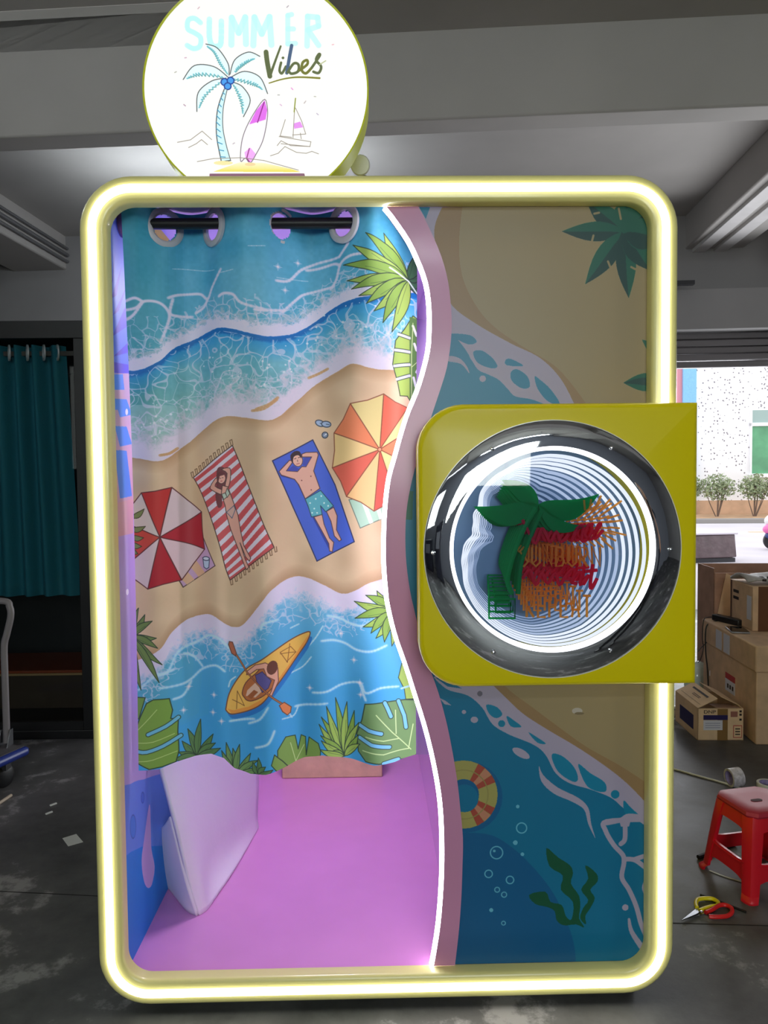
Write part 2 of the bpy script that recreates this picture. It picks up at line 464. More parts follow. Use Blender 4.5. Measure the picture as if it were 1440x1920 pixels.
    for p in (c6((280, 950), (420, 830), (520, 800), (600, 640), (760, 560), (860, 500), (960, 530), (1060, 640)), c6((400, 760), (440, 830), (560, 790)),
              c6((450, 940), (620, 920), (700, 880), (800, 790), (920, 750), (1000, 800)), c6((560, 1040), (640, 1010), (700, 900)), c6((640, 660), (720, 690), (800, 770)),
              c7((440, 440), (520, 435), (600, 455), (680, 495), (780, 500), (880, 460)), c7((380, 790), (480, 780), (580, 735), (700, 715), (740, 780), (840, 745), (960, 740)),
              c7((260, 890), (340, 875), (480, 860)), c7((700, 715), (720, 780), (740, 830)), c7((480, 270), (560, 285), (640, 320), (720, 330), (800, 290)),
              c7((0, 1150), (80, 1120), (110, 1080), (130, 1030)), c7((40, 350), (60, 310), (150, 290)), c6((1040, 1220), (1140, 1210), (1250, 1195)), c6((1200, 1240), (1300, 1190), (1370, 1090))):
        A.stroke(p, 3.4, W3, .7, curve=5); A.stroke(p, 7, W3, .2, curve=5)
    for p in (c7((340, 490), (400, 420), (450, 340)), c7((230, 660), (310, 620), (370, 550)), c7((200, 900), (240, 960)), c7((230, 355), (285, 330)), c6((1030, 930), (1045, 880), (1085, 850)), c7((180, 960), (250, 950), (280, 890))):
        A.stroke(p, 3, W3, .8, curve=4)
    for x, y in (c6((680, 945), (905, 1000), (895, 1150), (970, 1220), (640, 1140)) + c7((660, 565), (700, 715), (360, 760), (705, 795), (570, 390)) + c3((195, 660), (150, 510), (275, 460))):
        A.dot(x, y, 4.5, (214, 200, 222), .35); A.dot(x, y, 2.2, (230, 214, 226), .8); A.stroke([(x - 7, y), (x + 7, y)], 1, (220, 208, 226), .6); A.stroke([(x, y - 7), (x, y + 7)], 1, (220, 208, 226), .6)
    # mint towel under the orange parasol
    tw = c5((660, 745), (740, 945), (960, 850), (920, 700)); A.poly(tw, (160, 190, 172), 1, (96, 110, 100), 1.6)
    for f in (.3, .62, .86): A.poly([(tw[0][0] + (tw[3][0] - tw[0][0]) * g, tw[0][1] + (tw[3][1] - tw[0][1]) * g) for g in (f, f + .12)] + [(tw[1][0] + (tw[2][0] - tw[1][0]) * g, tw[1][1] + (tw[2][1] - tw[1][1]) * g) for g in (f + .12, f)], (212, 214, 200))
    # orange parasol
    hub = c5((878, 390))[0]
    rim = c5((905, 0), (1075, 95), (1130, 230), (1090, 500), (1000, 760), (838, 825), (642, 722), (540, 518), (552, 270), (670, 65))
    cols = [(208, 96, 76), (226, 190, 130), (214, 120, 84), (226, 190, 130), (214, 84, 74), (216, 176, 124), (196, 90, 74), (208, 180, 126), (204, 118, 82), (204, 186, 128)]
    for i in range(10):
        a, bb = rim[i], rim[(i + 1) % 10]; md = ((a[0] + bb[0]) / 2 * .97 + hub[0] * .03, (a[1] + bb[1]) / 2 * .97 + hub[1] * .03)
        A.poly([hub, a, md, bb], cols[i], 1, (128, 72, 54), 1.8)
    A.dot(*hub, 3.6, (220, 140, 110), line=(128, 72, 54))
    # red and white parasol
    hub = c4((410, 1065))[0]
    rim = c4((268, 735), (485, 695), (700, 880), (728, 1160), (550, 1395), (318, 1452), (100, 1320), (90, 940))
    lilac = c4((560, 1450), (815, 1280), (700, 1040), (480, 1290)); A.poly(lilac, (186, 150, 186), 1, INK, 1.6)
    for f in (.1, .45): A.poly([(lilac[0][0] + (lilac[1][0] - lilac[0][0]) * (f + d) + e * -38, lilac[0][1] + (lilac[1][1] - lilac[0][1]) * (f + d) + e * -44) for d, e in ((0, 0), (.22, 0), (.22, 1), (0, 1))], (204, 164, 136))
    A.poly(c4((712, 1225), (770, 1225), (765, 1295), (745, 1308), (722, 1295)), (176, 190, 214), 1, (50, 60, 90), 1.6)
    A.dot(*c4((741, 1230))[0], 7, (200, 206, 224), ry=3.6, line=(50, 60, 90))
    cols = [(176, 46, 44), (200, 180, 186), (160, 34, 48), (204, 178, 186), (160, 30, 44), (204, 184, 190), (186, 70, 60), (196, 186, 184)]
    for i in range(8):
        a, bb = rim[i], rim[(i + 1) % 8]; md = ((a[0] + bb[0]) / 2 * .98 + hub[0] * .02, (a[1] + bb[1]) / 2 * .98 + hub[1] * .02)
        A.poly([hub, a, md, bb], cols[i], 1, (86, 40, 44), 1.8)
    for p in (c4((190, 920), (290, 855)), c4((180, 1010), (300, 985)), c4((190, 1060), (285, 1070)), c4((190, 1110), (270, 1135)), c4((190, 1150), (240, 1190))): A.leaf(p[0], p[1], 10, (112, 126, 80), (60, 60, 40), 3)
    # striped towel with a sunbather
    e0 = sm(c4((630, 620), (700, 740), (780, 920), (850, 1130), (890, 1290), (925, 1390)), 8)
    e1 = sm(c4((945, 380), (1000, 510), (1060, 660), (1130, 830), (1190, 980), (1260, 1140)), 8)
    A.poly(np.r_[e0, e1[::-1]], (206, 196, 210))
    N = len(e0); ns = 12
    def tl(f): i = f * (N - 1); k = min(int(i), N - 2); return e0[k] + (e0[k + 1] - e0[k]) * (i - k), e1[k] + (e1[k + 1] - e1[k]) * (i - k)
    for k in range(ns):
        a0, a1 = tl((k + .34) / ns); b0, b1 = tl((k + .90) / ns); w = (a1 - a0) * .5
        A.poly([a0, a0 + w + [0, 3.0], a1, b1, b0 + (b1 - b0) * .5 + [0, 3.0], b0], (188, 78, 84))
    A.stroke(np.r_[e0, e1[::-1], e0[:1]], 1.7, INK)
    for i in range(11):
        f = i / 10.
        a = e0[0] + (e1[0] - e0[0]) * f; A.stroke([a + [-2, 1], a + [-5, -9], a + [-1, -11], a + [1, -1]], 1.4, (110, 78, 56))
        a = e0[-1] + (e1[-1] - e0[-1]) * f; A.stroke([a, a + [2, 9], a + [5, 8], a + [4, -1]], 1.4, (110, 78, 56))
    SK = (206, 152, 138)
    A.poly(c4((830, 560), (870, 540), (905, 580), (900, 650), (870, 760), (865, 835), (835, 840), (818, 760), (825, 660)), (104, 52, 58), curve=4)
    A.poly(c4((865, 560), (925, 550), (930, 620), (915, 690), (890, 680), (905, 590)), SK, 1, INK, 1.3, curve=3)
    A.poly(c4((820, 625), (775, 690), (790, 715), (870, 750), (880, 720), (815, 685), (838, 640)), SK, 1, INK, 1.3, curve=3)
    A.poly(c4((870, 680), (910, 690), (935, 760), (960, 830), (985, 900), (1005, 1020), (1030, 1130), (1085, 1220), (1075, 1245), (1045, 1215), (1000, 1110), (1040, 1230), (1070, 1290), (1050, 1310), (1030, 1270), (975, 1130), (930, 1010), (900, 900), (890, 830), (862, 740)), SK, 1, INK, 1.4)
    A.dot(*c4((862, 622))[0], 8, (212, 160, 146), ry=11, line=INK, lw=1.1)
    A.poly(c4((838, 590), (865, 570), (895, 595), (900, 650), (885, 600), (850, 610), (838, 660), (828, 640)), (96, 46, 52))
    A.stroke(c4((850, 625), (858, 627)), 1, INK); A.stroke(c4((868, 622), (876, 622)), 1, INK); A.stroke(c4((858, 648), (868, 646)), 1.4, (170, 70, 74))
    A.poly(c4((865, 745), (890, 735), (905, 765), (880, 785)), (170, 182, 170), 1, INK, 1.1); A.poly(c4((905, 700), (925, 740), (905, 770), (893, 735)), (170, 182, 170), 1, INK, 1.1)
    A.poly(c4((900, 880), (955, 830), (965, 860), (940, 925)), (196, 158, 150), 1, (70, 80, 110), 1.2)
    # blue towel with a man in swimming trunks
    bt = c5((122, 470), (398, 317), (560, 640), (698, 1042), (430, 1185), (260, 800)); A.poly(bt, (66, 92, 190), 1, (38, 40, 84), 2)
    A.poly(c5((165, 555), (280, 610), (340, 740), (400, 880), (510, 1090), (540, 1120), (520, 1050), (420, 870), (380, 740), (330, 620), (180, 580)), (46, 62, 150))
    SK2 = (206, 158, 142); L2 = (84, 52, 56)
    A.poly(c5((408, 870), (466, 852), (480, 920), (520, 1020), (550, 1050), (540, 1118), (520, 1112), (515, 1060), (465, 970)), SK2, 1, L2, 1.5)
    A.poly(c5((497, 830), (550, 800), (575, 860), (570, 960), (605, 1030), (590, 1040), (555, 1005), (530, 900)), SK2, 1, L2, 1.5)
    A.poly(c5((320, 420), (350, 408), (430, 405), (438, 425), (405, 540), (450, 665), (345, 740), (300, 640), (270, 600), (180, 570), (165, 545), (235, 465), (262, 470), (215, 540), (290, 545), (320, 510), (350, 510), (390, 440), (322, 440)), SK2, 1, L2, 1.5)
    A.poly(c5((215, 540), (262, 500), (300, 525), (285, 542)), (60, 70, 160)); A.poly(c5((328, 500), (335, 445), (388, 442), (352, 505)), (60, 70, 160))
    A.dot(*c5((290, 460))[0], 9.5, (212, 168, 152), ry=13, line=L2, lw=1.2, rot=-.2)
    A.poly(c5((248, 470), (242, 430), (270, 400), (305, 402), (318, 435), (315, 450), (298, 428), (265, 440), (258, 480)), (52, 36, 44), curve=3)
    A.stroke(c5((270, 455), (280, 450)), 1.3, L2); A.stroke(c5((296, 446), (306, 442)), 1.3, L2); A.stroke(c5((290, 462), (292, 474)), 1, L2); A.stroke(c5((284, 492), (304, 486)), 1.4, (170, 80, 80))
    A.poly(c5((345, 742), (455, 680), (548, 790), (492, 832), (455, 790), (466, 852), (390, 870), (365, 790)), (86, 160, 176), 1, (40, 70, 90), 1.6)
    for x, y in c5((380, 770), (420, 740), (460, 720), (480, 770), (510, 790), (410, 810), (430, 840), (395, 840)): A.dot(x, y, 1.6, (190, 216, 216))
    A.dot(*c5((385, 578))[0], 1.2, (120, 60, 60)); A.dot(*c5((320, 608))[0], 1.2, (120, 60, 60)); A.dot(*c5((388, 676))[0], 1.2, (120, 60, 60))
    # flip flops and ball
    for x, y, r in ((450, 198, .4), (495, 205, .15)):
        p = c5((x, y))[0]; A.dot(*p, 9, (150, 168, 196), ry=5.5, line=(56, 66, 86), lw=1.8, rot=r); A.stroke([p, (p[0] + 6, p[1] + 1)], 1.3, (56, 66, 86))
    p = c5((486, 283))[0]; A.dot(*p, 5.6, (120, 132, 156), line=(56, 62, 76), lw=1.8); A.poly(c5((475, 290), (495, 268), (500, 280)), (220, 222, 230))
    # kayak
    kp = sm(c7((362, 382), (310, 395), (220, 440), (120, 500), (40, 555), (-60, 620), (-130, 700), (-180, 790), (-200, 880), (-198, 905), (-160, 930), (-60, 910), (40, 850), (110, 770), (190, 670), (280, 540), (340, 450)), 4, True)
    A.poly(kp + [4, 9], (36, 110, 186)); A.poly(kp, (222, 172, 84), 1, (112, 66, 52), 2)
    A.poly(c7((-195, 890), (-150, 905), (-50, 880), (40, 820), (120, 730), (220, 600), (330, 430), (352, 400), (345, 450), (280, 545), (190, 672), (110, 772), (40, 852), (-60, 912), (-160, 930)), (214, 140, 62))
    A.stroke(np.r_[kp, kp[:1]], 2, (112, 66, 52))
    A.poly(c7((-80, 820), (-95, 790), (-70, 720), (0, 650), (60, 600), (130, 660), (130, 720), (60, 790), (-20, 835), (-60, 838)), (172, 100, 56), 1, (100, 58, 50), 1.8, curve=4)
    A.poly(c7((-70, 810), (-60, 770), (0, 710), (40, 700), (70, 740), (0, 810)), (206, 170, 150)); A.poly(c7((-60, 810), (-10, 760), (20, 770), (-30, 825)), (150, 84, 50))
    A.poly(c7((0, 660), (50, 630), (110, 690), (90, 740), (50, 770), (10, 700)), (86, 78, 140), 1, (60, 48, 84), 1.4)
    A.poly(c7((70, 570), (0, 590), (-60, 640), (-65, 665), (-40, 660), (10, 620), (60, 610), (80, 660), (130, 690), (110, 760), (95, 790), (110, 800), (155, 700), (150, 610)), (214, 154, 136), 1, (112, 66, 60), 1.6)
    A.dot(*c7((115, 605))[0], 9.5, (100, 56, 46), ry=13, rot=.2)
    A.stroke(c7((-155, 500), (-60, 650), (110, 800), (180, 860)), 3.8, (92, 58, 50)); A.stroke(c7((-155, 500), (-60, 650), (110, 800), (180, 860)), 1.8, (176, 106, 66))
    A.poly(c7((-180, 440), (-160, 445), (-135, 520), (-140, 540), (-165, 520), (-185, 460)), (168, 92, 66), 1, (92, 56, 50), 1.5)
    A.poly(c7((160, 865), (190, 850), (235, 890), (230, 925), (210, 940), (180, 910)), (216, 124, 74), 1, (112, 60, 50), 1.5)
    A.stroke(c7((165, 520), (265, 520)), 1.3, (140, 84, 40)); A.stroke(c7((225, 460), (210, 585), (165, 510), (230, 480), (265, 520), (205, 580)), 1.3, (140, 84, 40))
    A.stroke(c6((1060, 1040), (1160, 1095), (1100, 970), (1095, 1120)), 1.3, (120, 76, 36))
    # leaves
    G, G2, GD, LN = (124, 156, 70), (146, 172, 84), (56, 92, 64), (44, 62, 48)
    def frond(base, tips, w, col=G, ln=LN, bend=4):
        for i, t in enumerate(tips): A.leaf(base, t, w, col if i % 2 else G2 if col is G else col, ln, bend if i % 2 else -bend, 1.5); A.stroke([base, ((base[0] + t[0] * 2) / 3, (base[1] + t[1] * 2) / 3)], .8, ln, .6)
    base = c3((1030, 590))[0]
    frond(base, c3((1105, 690), (1110, 620), (1120, 560), (1080, 400)), 22, GD, (30, 40, 40))
    frond(base, c3((860, 310), (740, 310), (655, 375), (590, 495), (615, 605), (645, 665), (695, 715), (745, 770), (795, 820), (855, 895), (915, 955)), 22)
    A.stroke(c3((900, 530), (1030, 600), (1110, 700)), 3, (200, 210, 210))
    A.poly(c3((1000, 930), (1060, 830), (1100, 850), (1130, 960), (1130, 1180), (1090, 1330), (1040, 1410), (1020, 1380), (970, 1380), (955, 1300), (920, 1170), (940, 1010)), G2, 1, LN, 1.6)
    A.poly(c3((1035, 840), (1100, 850), (1130, 960), (1130, 1200), (1085, 1340), (1035, 1405), (1035, 1100)), (82, 116, 62))
    for p in (c3((958, 968), (1035, 985)), c3((938, 1075), (1035, 1080)), c3((932, 1182), (1035, 1165)), c3((950, 1270), (1035, 1240))): A.stroke(p, 5.5, (182, 186, 196)); A.stroke([(x, y - 3.4) for x, y in p], 1.3, LN); A.stroke([(x, y + 3.4) for x, y in p], 1.3, LN)
    for p in (c3((1060, 900), (1085, 960)), c3((1070, 1020), (1085, 1060)), c3((1085, 1210), (1100, 1180)), c3((1065, 1250), (1080, 1310))): A.stroke(p, 5, (206, 208, 214)); 
    A.stroke(c3((1060, 880), (1050, 1100), (1050, 1400)), 1.4, (190, 206, 150)); A.stroke(c3((1050, 1180), (1110, 1120)), 1.2, (190, 206, 150))
    frond(c7((930, 230))[0], c7((815, 95), (740, 125), (663, 168), (668, 282), (722, 338), (775, 378), (808, 412), (865, 437), (915, 465)), 17)
    A.poly(c7((985, 575), (1100, 700), (1100, 830), (1010, 830), (1000, 760), (960, 680)), G2, 1, LN, 1.6); A.stroke(c7((980, 755), (1060, 735)), 4, (150, 190, 200))
    # big green leaf, lower right, with slits
    A.poly(c7((735, 855), (870, 840), (1000, 832), (1110, 840), (1110, 1180), (1060, 1225), (960, 1240), (830, 1250), (740, 1240), (690, 1180), (680, 1060), (715, 960)), (104, 136, 88), 1, LN, 2)
    Wt = (110, 176, 222)
    for p in (c7((868, 845), (885, 880), (910, 940)), c7((960, 838), (1000, 940), (1012, 1020)), c7((700, 1000), (760, 1030), (845, 1050)), c7((700, 1085), (780, 1125), (900, 1145)), c7((860, 1250), (960, 1235))):
        A.stroke(p, 10, LN); A.stroke(p, 7, Wt)
    for p in (c7((810, 925), (920, 1050), (1045, 1170)), c7((945, 1060), (940, 900)), c7((740, 1075), (860, 1100), (960, 1095)), c7((720, 1170), (860, 1190), (1030, 1165)), c7((1030, 1160), (1060, 1000))): A.stroke(p, 2, (184, 204, 150))
    frond(c7((595, 1225))[0], c7((425, 1000), (440, 950), (475, 880), (535, 825), (612, 855), (662, 910), (695, 985), (690, 1070), (700, 1130), (435, 1075), (440, 1110), (490, 1190), (430, 1170)), 13, bend=2)
    A.poly(c7((150, 1165), (200, 1085), (260, 1085), (280, 1180), (300, 1085), (330, 1095), (335, 1220), (355, 1095), (420, 1130), (435, 1180), (430, 1260), (180, 1320), (150, 1230)), (120, 150, 76), 1, LN, 1.7)
    A.poly(c7((130, 1190), (180, 1240), (220, 1290), (150, 1310), (110, 1260)), (120, 150, 76), 1, LN, 1.7); A.stroke(c7((265, 1260), (230, 1130)), 1.2, (190, 206, 150)); A.stroke(c7((265, 1260), (320, 1150)), 1.2, (190, 206, 150))
    frond(c6((755, 1530))[0], c6((630, 1400), (675, 1300), (782, 1220), (895, 1335), (915, 1410), (960, 1450), (600, 1490), (560, 1560)), 13, (86, 122, 74), bend=2)
    frond(c6((1090, 1680))[0], c6((1010, 1400), (1065, 1450), (1120, 1420), (1215, 1490), (1280, 1540), (1340, 1590), (970, 1470)), 12, (104, 138, 84), bend=2)
    frond(c7((20, 1330))[0], c7((-20, 1250), (20, 1215), (70, 1270), (120, 1290)), 10, (86, 122, 74), bend=2)
    A.poly(c6((260, 1010), (335, 1015), (285, 1190), (255, 1190)), (106, 140, 70), 1, LN, 1.8)
    A.poly(c6((345, 1065), (400, 1035), (530, 1030), (555, 1130), (540, 1200), (600, 1210), (595, 1320), (600, 1360), (605, 1480), (580, 1570), (470, 1605), (370, 1615), (280, 1560), (250, 1500), (260, 1280), (290, 1190)), (114, 148, 64), 1, LN, 2)
    for p in (c6((600, 1195), (500, 1265), (360, 1325)), c6((620, 1350), (480, 1430), (350, 1470), (270, 1460))): A.stroke(p, 9.5, LN, curve=3); A.stroke(p, 6.5, (100, 170, 200), curve=3)
    for p in (c6((270, 1290), (340, 1220), (430, 1120)), c6((270, 1390), (400, 1390), (570, 1330)), c6((280, 1545), (400, 1540), (590, 1480))): A.stroke(p, 1.6, (168, 190, 116), curve=3)
    frond(c6((215, 500))[0], c6((275, 265), (330, 320), (395, 372), (430, 515), (440, 600), (475, 740), (450, 890), (300, 950)), 13, (104, 126, 72), bend=3)
    return A

def panel_art():
    SEA, SEA2, WH, SAND, WET, DEEP = (0, 110, 142), (0, 98, 132), (150, 142, 162), (138, 122, 88), (132, 106, 72), (0, 80, 124)
    A = Art('panel_print', -.08, .74, .06, 2.17, 1000, SAND, dict(Y=.042))
    # upper shore: wet sand, foam, sea
    A.poly(sm(q1((330, 40), (310, 250), (330, 420), (400, 560), (480, 650), (600, 735), (760, 830), (840, 910), (930, 1030)), 6).tolist() + q1((900, 1100), (0, 1100), (0, 40)), WET)
    A.poly(sm(q1((235, 60), (190, 200), (240, 430), (275, 545), (400, 640), (560, 730), (700, 800), (800, 900), (870, 1030)), 6).tolist() + q1((860, 1100), (0, 1100), (0, 60)), WH)
    A.poly(q1((110, 60), (175, 60), (150, 130)), SEA)
    A.poly(sm(q1((200, 660), (280, 690), (330, 745), (360, 790), (400, 855), (450, 880), (500, 905), (545, 950), (580, 985), (660, 1000), (740, 1030)), 5).tolist() + q1((740, 1150), (0, 1150), (0, 660)), SEA)
    A.poly(q1((262, 685), (360, 690), (395, 722), (360, 735), (310, 715)), SEA, curve=4)
    A.poly(q1((380, 770), (420, 765), (470, 800), (495, 840), (470, 850), (420, 835), (390, 810)), SEA, curve=4)
    A.stroke(q1((360, 745), (372, 800), (420, 850), (470, 860), (500, 890)), 7, WH, curve=5, w2=2)
    A.poly(q1((535, 810), (560, 805), (620, 838), (540, 835)), SEA, curve=3); A.poly(q1((560, 870), (590, 855), (640, 890), (650, 940), (610, 945), (565, 910)), SEA, curve=4)
    A.poly(q1((675, 890), (700, 905), (750, 950), (795, 1020), (740, 1010), (690, 950)), SEA, curve=4)
    A.poly(q1((255, 790), (310, 800), (345, 835), (360, 875), (320, 830), (255, 815)), WH, curve=4); A.dot(*q1((424, 900))[0], 6.2, WH)
    # palm leaves
    GA, GB = (0, 66, 56), (8, 82, 64)
    ctr = q1((1105, 190))[0]
    for tip, w in ((q1((925, 40))[0], 40), (q1((1120, 20))[0], 48), (q1((805, 190))[0], 37), (q1((918, 445))[0], 40), (q1((1128, 512))[0], 38), (q1((1235, 380))[0], 44), (q1((1260, 60))[0], 60), (q1((1300, 220))[0], 60)):
        A.leaf(ctr, tip, w, GB, None); n = np.array([-(tip[1] - ctr[1]), tip[0] - ctr[0]]); n = n / np.hypot(*n)
        s_ = 1 if n[1] > 0 else -1
        A.leaf((ctr[0] + n[0] * s_ * 4, ctr[1] + n[1] * s_ * 4), tip, w * .5, (4, 54, 50), None, s_ * w * .2)
    for p in (q1((950, 240), (958, 210)), q1((1040, 365), (1028, 335)), q1((1165, 375), (1140, 362)), q1((962, 105), (985, 100)), q1((1090, 130), (1080, 80))): A.stroke(p, 4, SAND, w2=1)
    A.leaf(q1((1300, 800))[0], q1((1192, 712))[0], 22, GB); A.leaf(q1((1290, 915))[0], q1((1102, 920))[0], 34, GB); A.leaf(q1((1290, 930))[0], q1((1102, 922))[0], 14, (4, 54, 50), None, 5)
    # left strip beside the lit S edge, with a green leaf peeping out
    A.poly([(680, 760), (800, 760), (800, 1300), (680, 1300)], SEA)
    A.poly([(690, 915), (775, 921), (773, 975), (690, 968)], (10, 96, 76))
    # lower shore
    A.poly([(760, 1270)] + q3((0, 30)) + q3((180, -40)) + q3((500, 40)) + q3((1300, 480), (1300, 1400), (0, 1400)), SEA2)
    A.poly(sm(q3((420, -20), (500, 55), (620, 170), (740, 250), (900, 345), (1040, 440), (1140, 520), (1240, 620)), 6).tolist() + sm(q3((1320, 800), (1180, 690), (1120, 640), (1060, 590), (960, 550), (860, 520), (790, 470), (740, 380), (680, 330), (560, 280), (480, 230), (430, 150), (360, 90), (260, 60), (190, 0)), 6).tolist() + q3((300, -60)), WH)
    A.poly(sm(q3((420, -20), (500, 55), (620, 170), (740, 250), (900, 345), (1040, 440), (1140, 520), (1240, 620)), 6).tolist() + q3((1320, 600), (1320, -40)), SAND)
    A.poly(sm(q3((500, -20), (560, 60), (680, 150), (800, 240), (940, 340), (1100, 430), (1240, 520)), 6).tolist() + sm(q3((1240, 622), (1140, 520), (1040, 440), (900, 345), (740, 250), (620, 170), (500, 55), (420, -20)), 6).tolist(), WET)
    A.poly(q3((200, 0), (260, 45), (330, 55), (240, 0)), SEA2)
    for p in (q3((450, 135), (500, 145), (528, 180), (500, 200), (465, 180)), q3((550, 190), (590, 215), (622, 243), (570, 240)), q3((657, 270), (700, 295), (742, 325), (700, 320)),
              q3((770, 380), (820, 385), (880, 440), (900, 500), (870, 510), (800, 460)), q3((900, 425), (960, 470), (1030, 515), (1035, 560), (980, 555), (935, 520)),
              q3((1125, 605), (1160, 640), (1212, 692), (1150, 690), (1125, 650))): A.poly(p, SEA, curve=4)
    A.dot(*q3((525, 227))[0], 6.5, SEA); A.dot(*q3((1082, 574))[0], 8, SEA)
    A.dot(*q3((340, 170))[0], 4, WH); A.dot(*q3((391, 208))[0], 7, WH, ry=6); A.dot(*q3((620, 372))[0], 18, WH, ry=7.5, rot=.5); A.dot(*q3((418, 80))[0], 5, (96, 92, 106))
    A.poly(q3((218, 100), (250, 115), (280, 138), (245, 132)), WH)
    A.poly(q3((708, 435), (730, 480), (800, 540), (900, 590), (950, 640), (965, 720), (985, 790), (950, 720), (930, 650), (870, 610), (780, 570), (720, 510)), WH, curve=4)
    A.dot(*q3((896, 165))[0], 10, (164, 156, 144), ry=6); A.dot(*q3((906, 177))[0], 9, (106, 92, 66), ry=2.5)
    # lace of foam at the right edge
    lace = [q3((1240, 690), (1150, 680), (1110, 700), (1040, 715)), q4((1240, 95), (1040, 105), (1035, 150), (1075, 220), (1120, 270), (1125, 310), (1115, 380), (1150, 440), (1185, 520), (1210, 610), (1240, 680)),
            q4((1130, 110), (1130, 190), (1110, 215)), q4((1125, 290), (1180, 295), (1240, 340)), q4((1180, 290), (1240, 270)), q4((1240, 390), (1225, 430), (1240, 470))]
    for p in lace: A.stroke(p, 9, WH, curve=5)
    A.poly(q4((1100, 95), (1160, 95), (1150, 130), (1110, 130)), WH)
    A.stroke(q4((1150, 585), (1165, 650), (1230, 745)), 5, WH, curve=5, w2=12); A.dot(*q4((1132, 527))[0], 6, WH)
    # deep water and bubbles
    A.poly(sm(q4((200, 160), (440, 165), (560, 220), (680, 330), (780, 460), (850, 610), (885, 740), (890, 900)), 6).tolist() + q4((200, 900)), DEEP)
    BU = (90, 160, 182)
    for x, y, r, w in ((623, 137, 9.5, 2.2), (500, 258, 11.5, 2.2), (461, 362, 7, 2), (566, 392, 7, 2), (503, 440, 4.6, 1.8), (537, 464, 4.8, 1.8), (534, 604, 3.6, 1.6)): A.circ(*q4((x, y))[0], r, w, BU)
    for x, y, r in ((604, 32, 3.4), (592, 209, 4.4), (627, 266, 3.4), (474, 540, 3.8), (489, 250, 2.6)): A.dot(*q4((x, y))[0], r, BU)
    # life ring
    o = q3((338, 575))[0]; A.dot(o[0] + 6, o[1] + 4, 67, DEEP); A.dot(*o, 64, (146, 140, 78))
    for a in (-.75, .78):
        for d, cc in ((0, (146, 62, 48)), (.0, None)):
            if cc is None: continue
            for k in (-.26, 0, .26):
                A.poly([(o[0] + r * math.cos(a + k + e), o[1] + r * math.sin(a + k + e)) for r, e in ((29, -.14), (64, -.12), (64, .12), (29, .14))], cc if k else (170, 116, 90))
    A.dot(*o, 29, DEEP); A.dot(o[0] + 2, o[1] + 7, 26, SEA2)
    A.circ(o[0], o[1], 46, 2, (130, 124, 70))
    # sea weed
    SW = (0, 70, 44)
    A.poly(q4((745, 235), (800, 280), (860, 320), (875, 360), (865, 410), (905, 470), (910, 530), (905, 580), (930, 625), (890, 610), (830, 615), (795, 590), (785, 545), (750, 525), (690, 510), (660, 465), (740, 450), (765, 500), (820, 515), (840, 570), (868, 585), (875, 500), (815, 440), (825, 370), (760, 325)), SW, curve=3)
    A.poly(q4((935, 320), (990, 360), (995, 400), (960, 440), (982, 480), (960, 530), (935, 570), (940, 610), (910, 580), (925, 530), (950, 490), (915, 440), (950, 385)), SW, curve=3)
    return A

def side_art():
    A = Art('side_print', 0.0, .62, .05, 2.21, 700, (176, 160, 206), dict(X=-.708))
    A.poly([(150, 300), (330, 300), (330, 745), (150, 745)], (92, 124, 216))
    VI = (84, 78, 190)
    for p in (c2((75, 520), (45, 830), (60, 780)), c2((135, 665), (40, 960), (90, 930)), c2((180, 845), (55, 1110), (110, 1070)), c2((200, 960), (50, 1300), (200, 1200)), c2((230, 1320), (60, 1480), (220, 1440)), c2((230, 1560), (60, 1530), (60, 1620), (220, 1660))): A.poly(p, VI)
    A.poly([(200, 700), (250, 700), (250, 948), (200, 948)], (196, 164, 176))
    for a, b in ((1640, 1780), (1870, 1960)): A.poly(c2((60, a), (145, a), (160, b), (60, b)), (74, 140, 222))
    for a, b in ((30, 150), (235, 370), (415, 760)): A.poly(c4((60, a), (150, a + 5), (190, b), (100, b + 20)), (74, 140, 222))
    A.poly([(200, 948), (250, 935), (250, 1000), (200, 1010)], (204, 164, 160))
    e8 = K(200, 1400, 4)
    A.poly(e8((100, 360), (180, 280), (280, 245), (480, 250), (480, 900), (100, 900)), (92, 136, 214), curve=3)
    A.poly(e8((100, 860), (180, 790), (265, 750), (480, 740), (480, 1800), (100, 1800)), (16, 126, 205))
    A.dot(*e8((270, 382))[0], 3, (70, 116, 200), ry=10, line=(50, 90, 170), lw=2); A.dot(*e8((198, 600))[0], 5.5, (64, 126, 204), ry=22, line=(50, 90, 170), lw=2)
    A.poly(e8((320, 430), (280, 700), (262, 860), (280, 1010), (310, 1060), (340, 1030), (360, 900), (335, 760), (330, 560)), (186, 164, 208), curve=3)
    for x, y in ((155, 1480), (150, 130)): A.dot(*c4((x, y))[0], 2.5, (225, 222, 240), ry=6)
    return A

def right_wall_reflections():  # blurred reflections on the glossy wall, drawn as coloured spots
    A = Art('inner_reflection', 0.0, 1.7, .05, 2.21, 300, (176, 150, 196), None)
    for k in range(26): A.dot(RNG.uniform(.1, 1.6), RNG.uniform(.1, 1.2), RNG.uniform(.03, .12), [(84, 100, 200), (120, 90, 190), (190, 90, 130), (150, 160, 220)][k % 4], .8, ry=RNG.uniform(.08, .25))
    return A

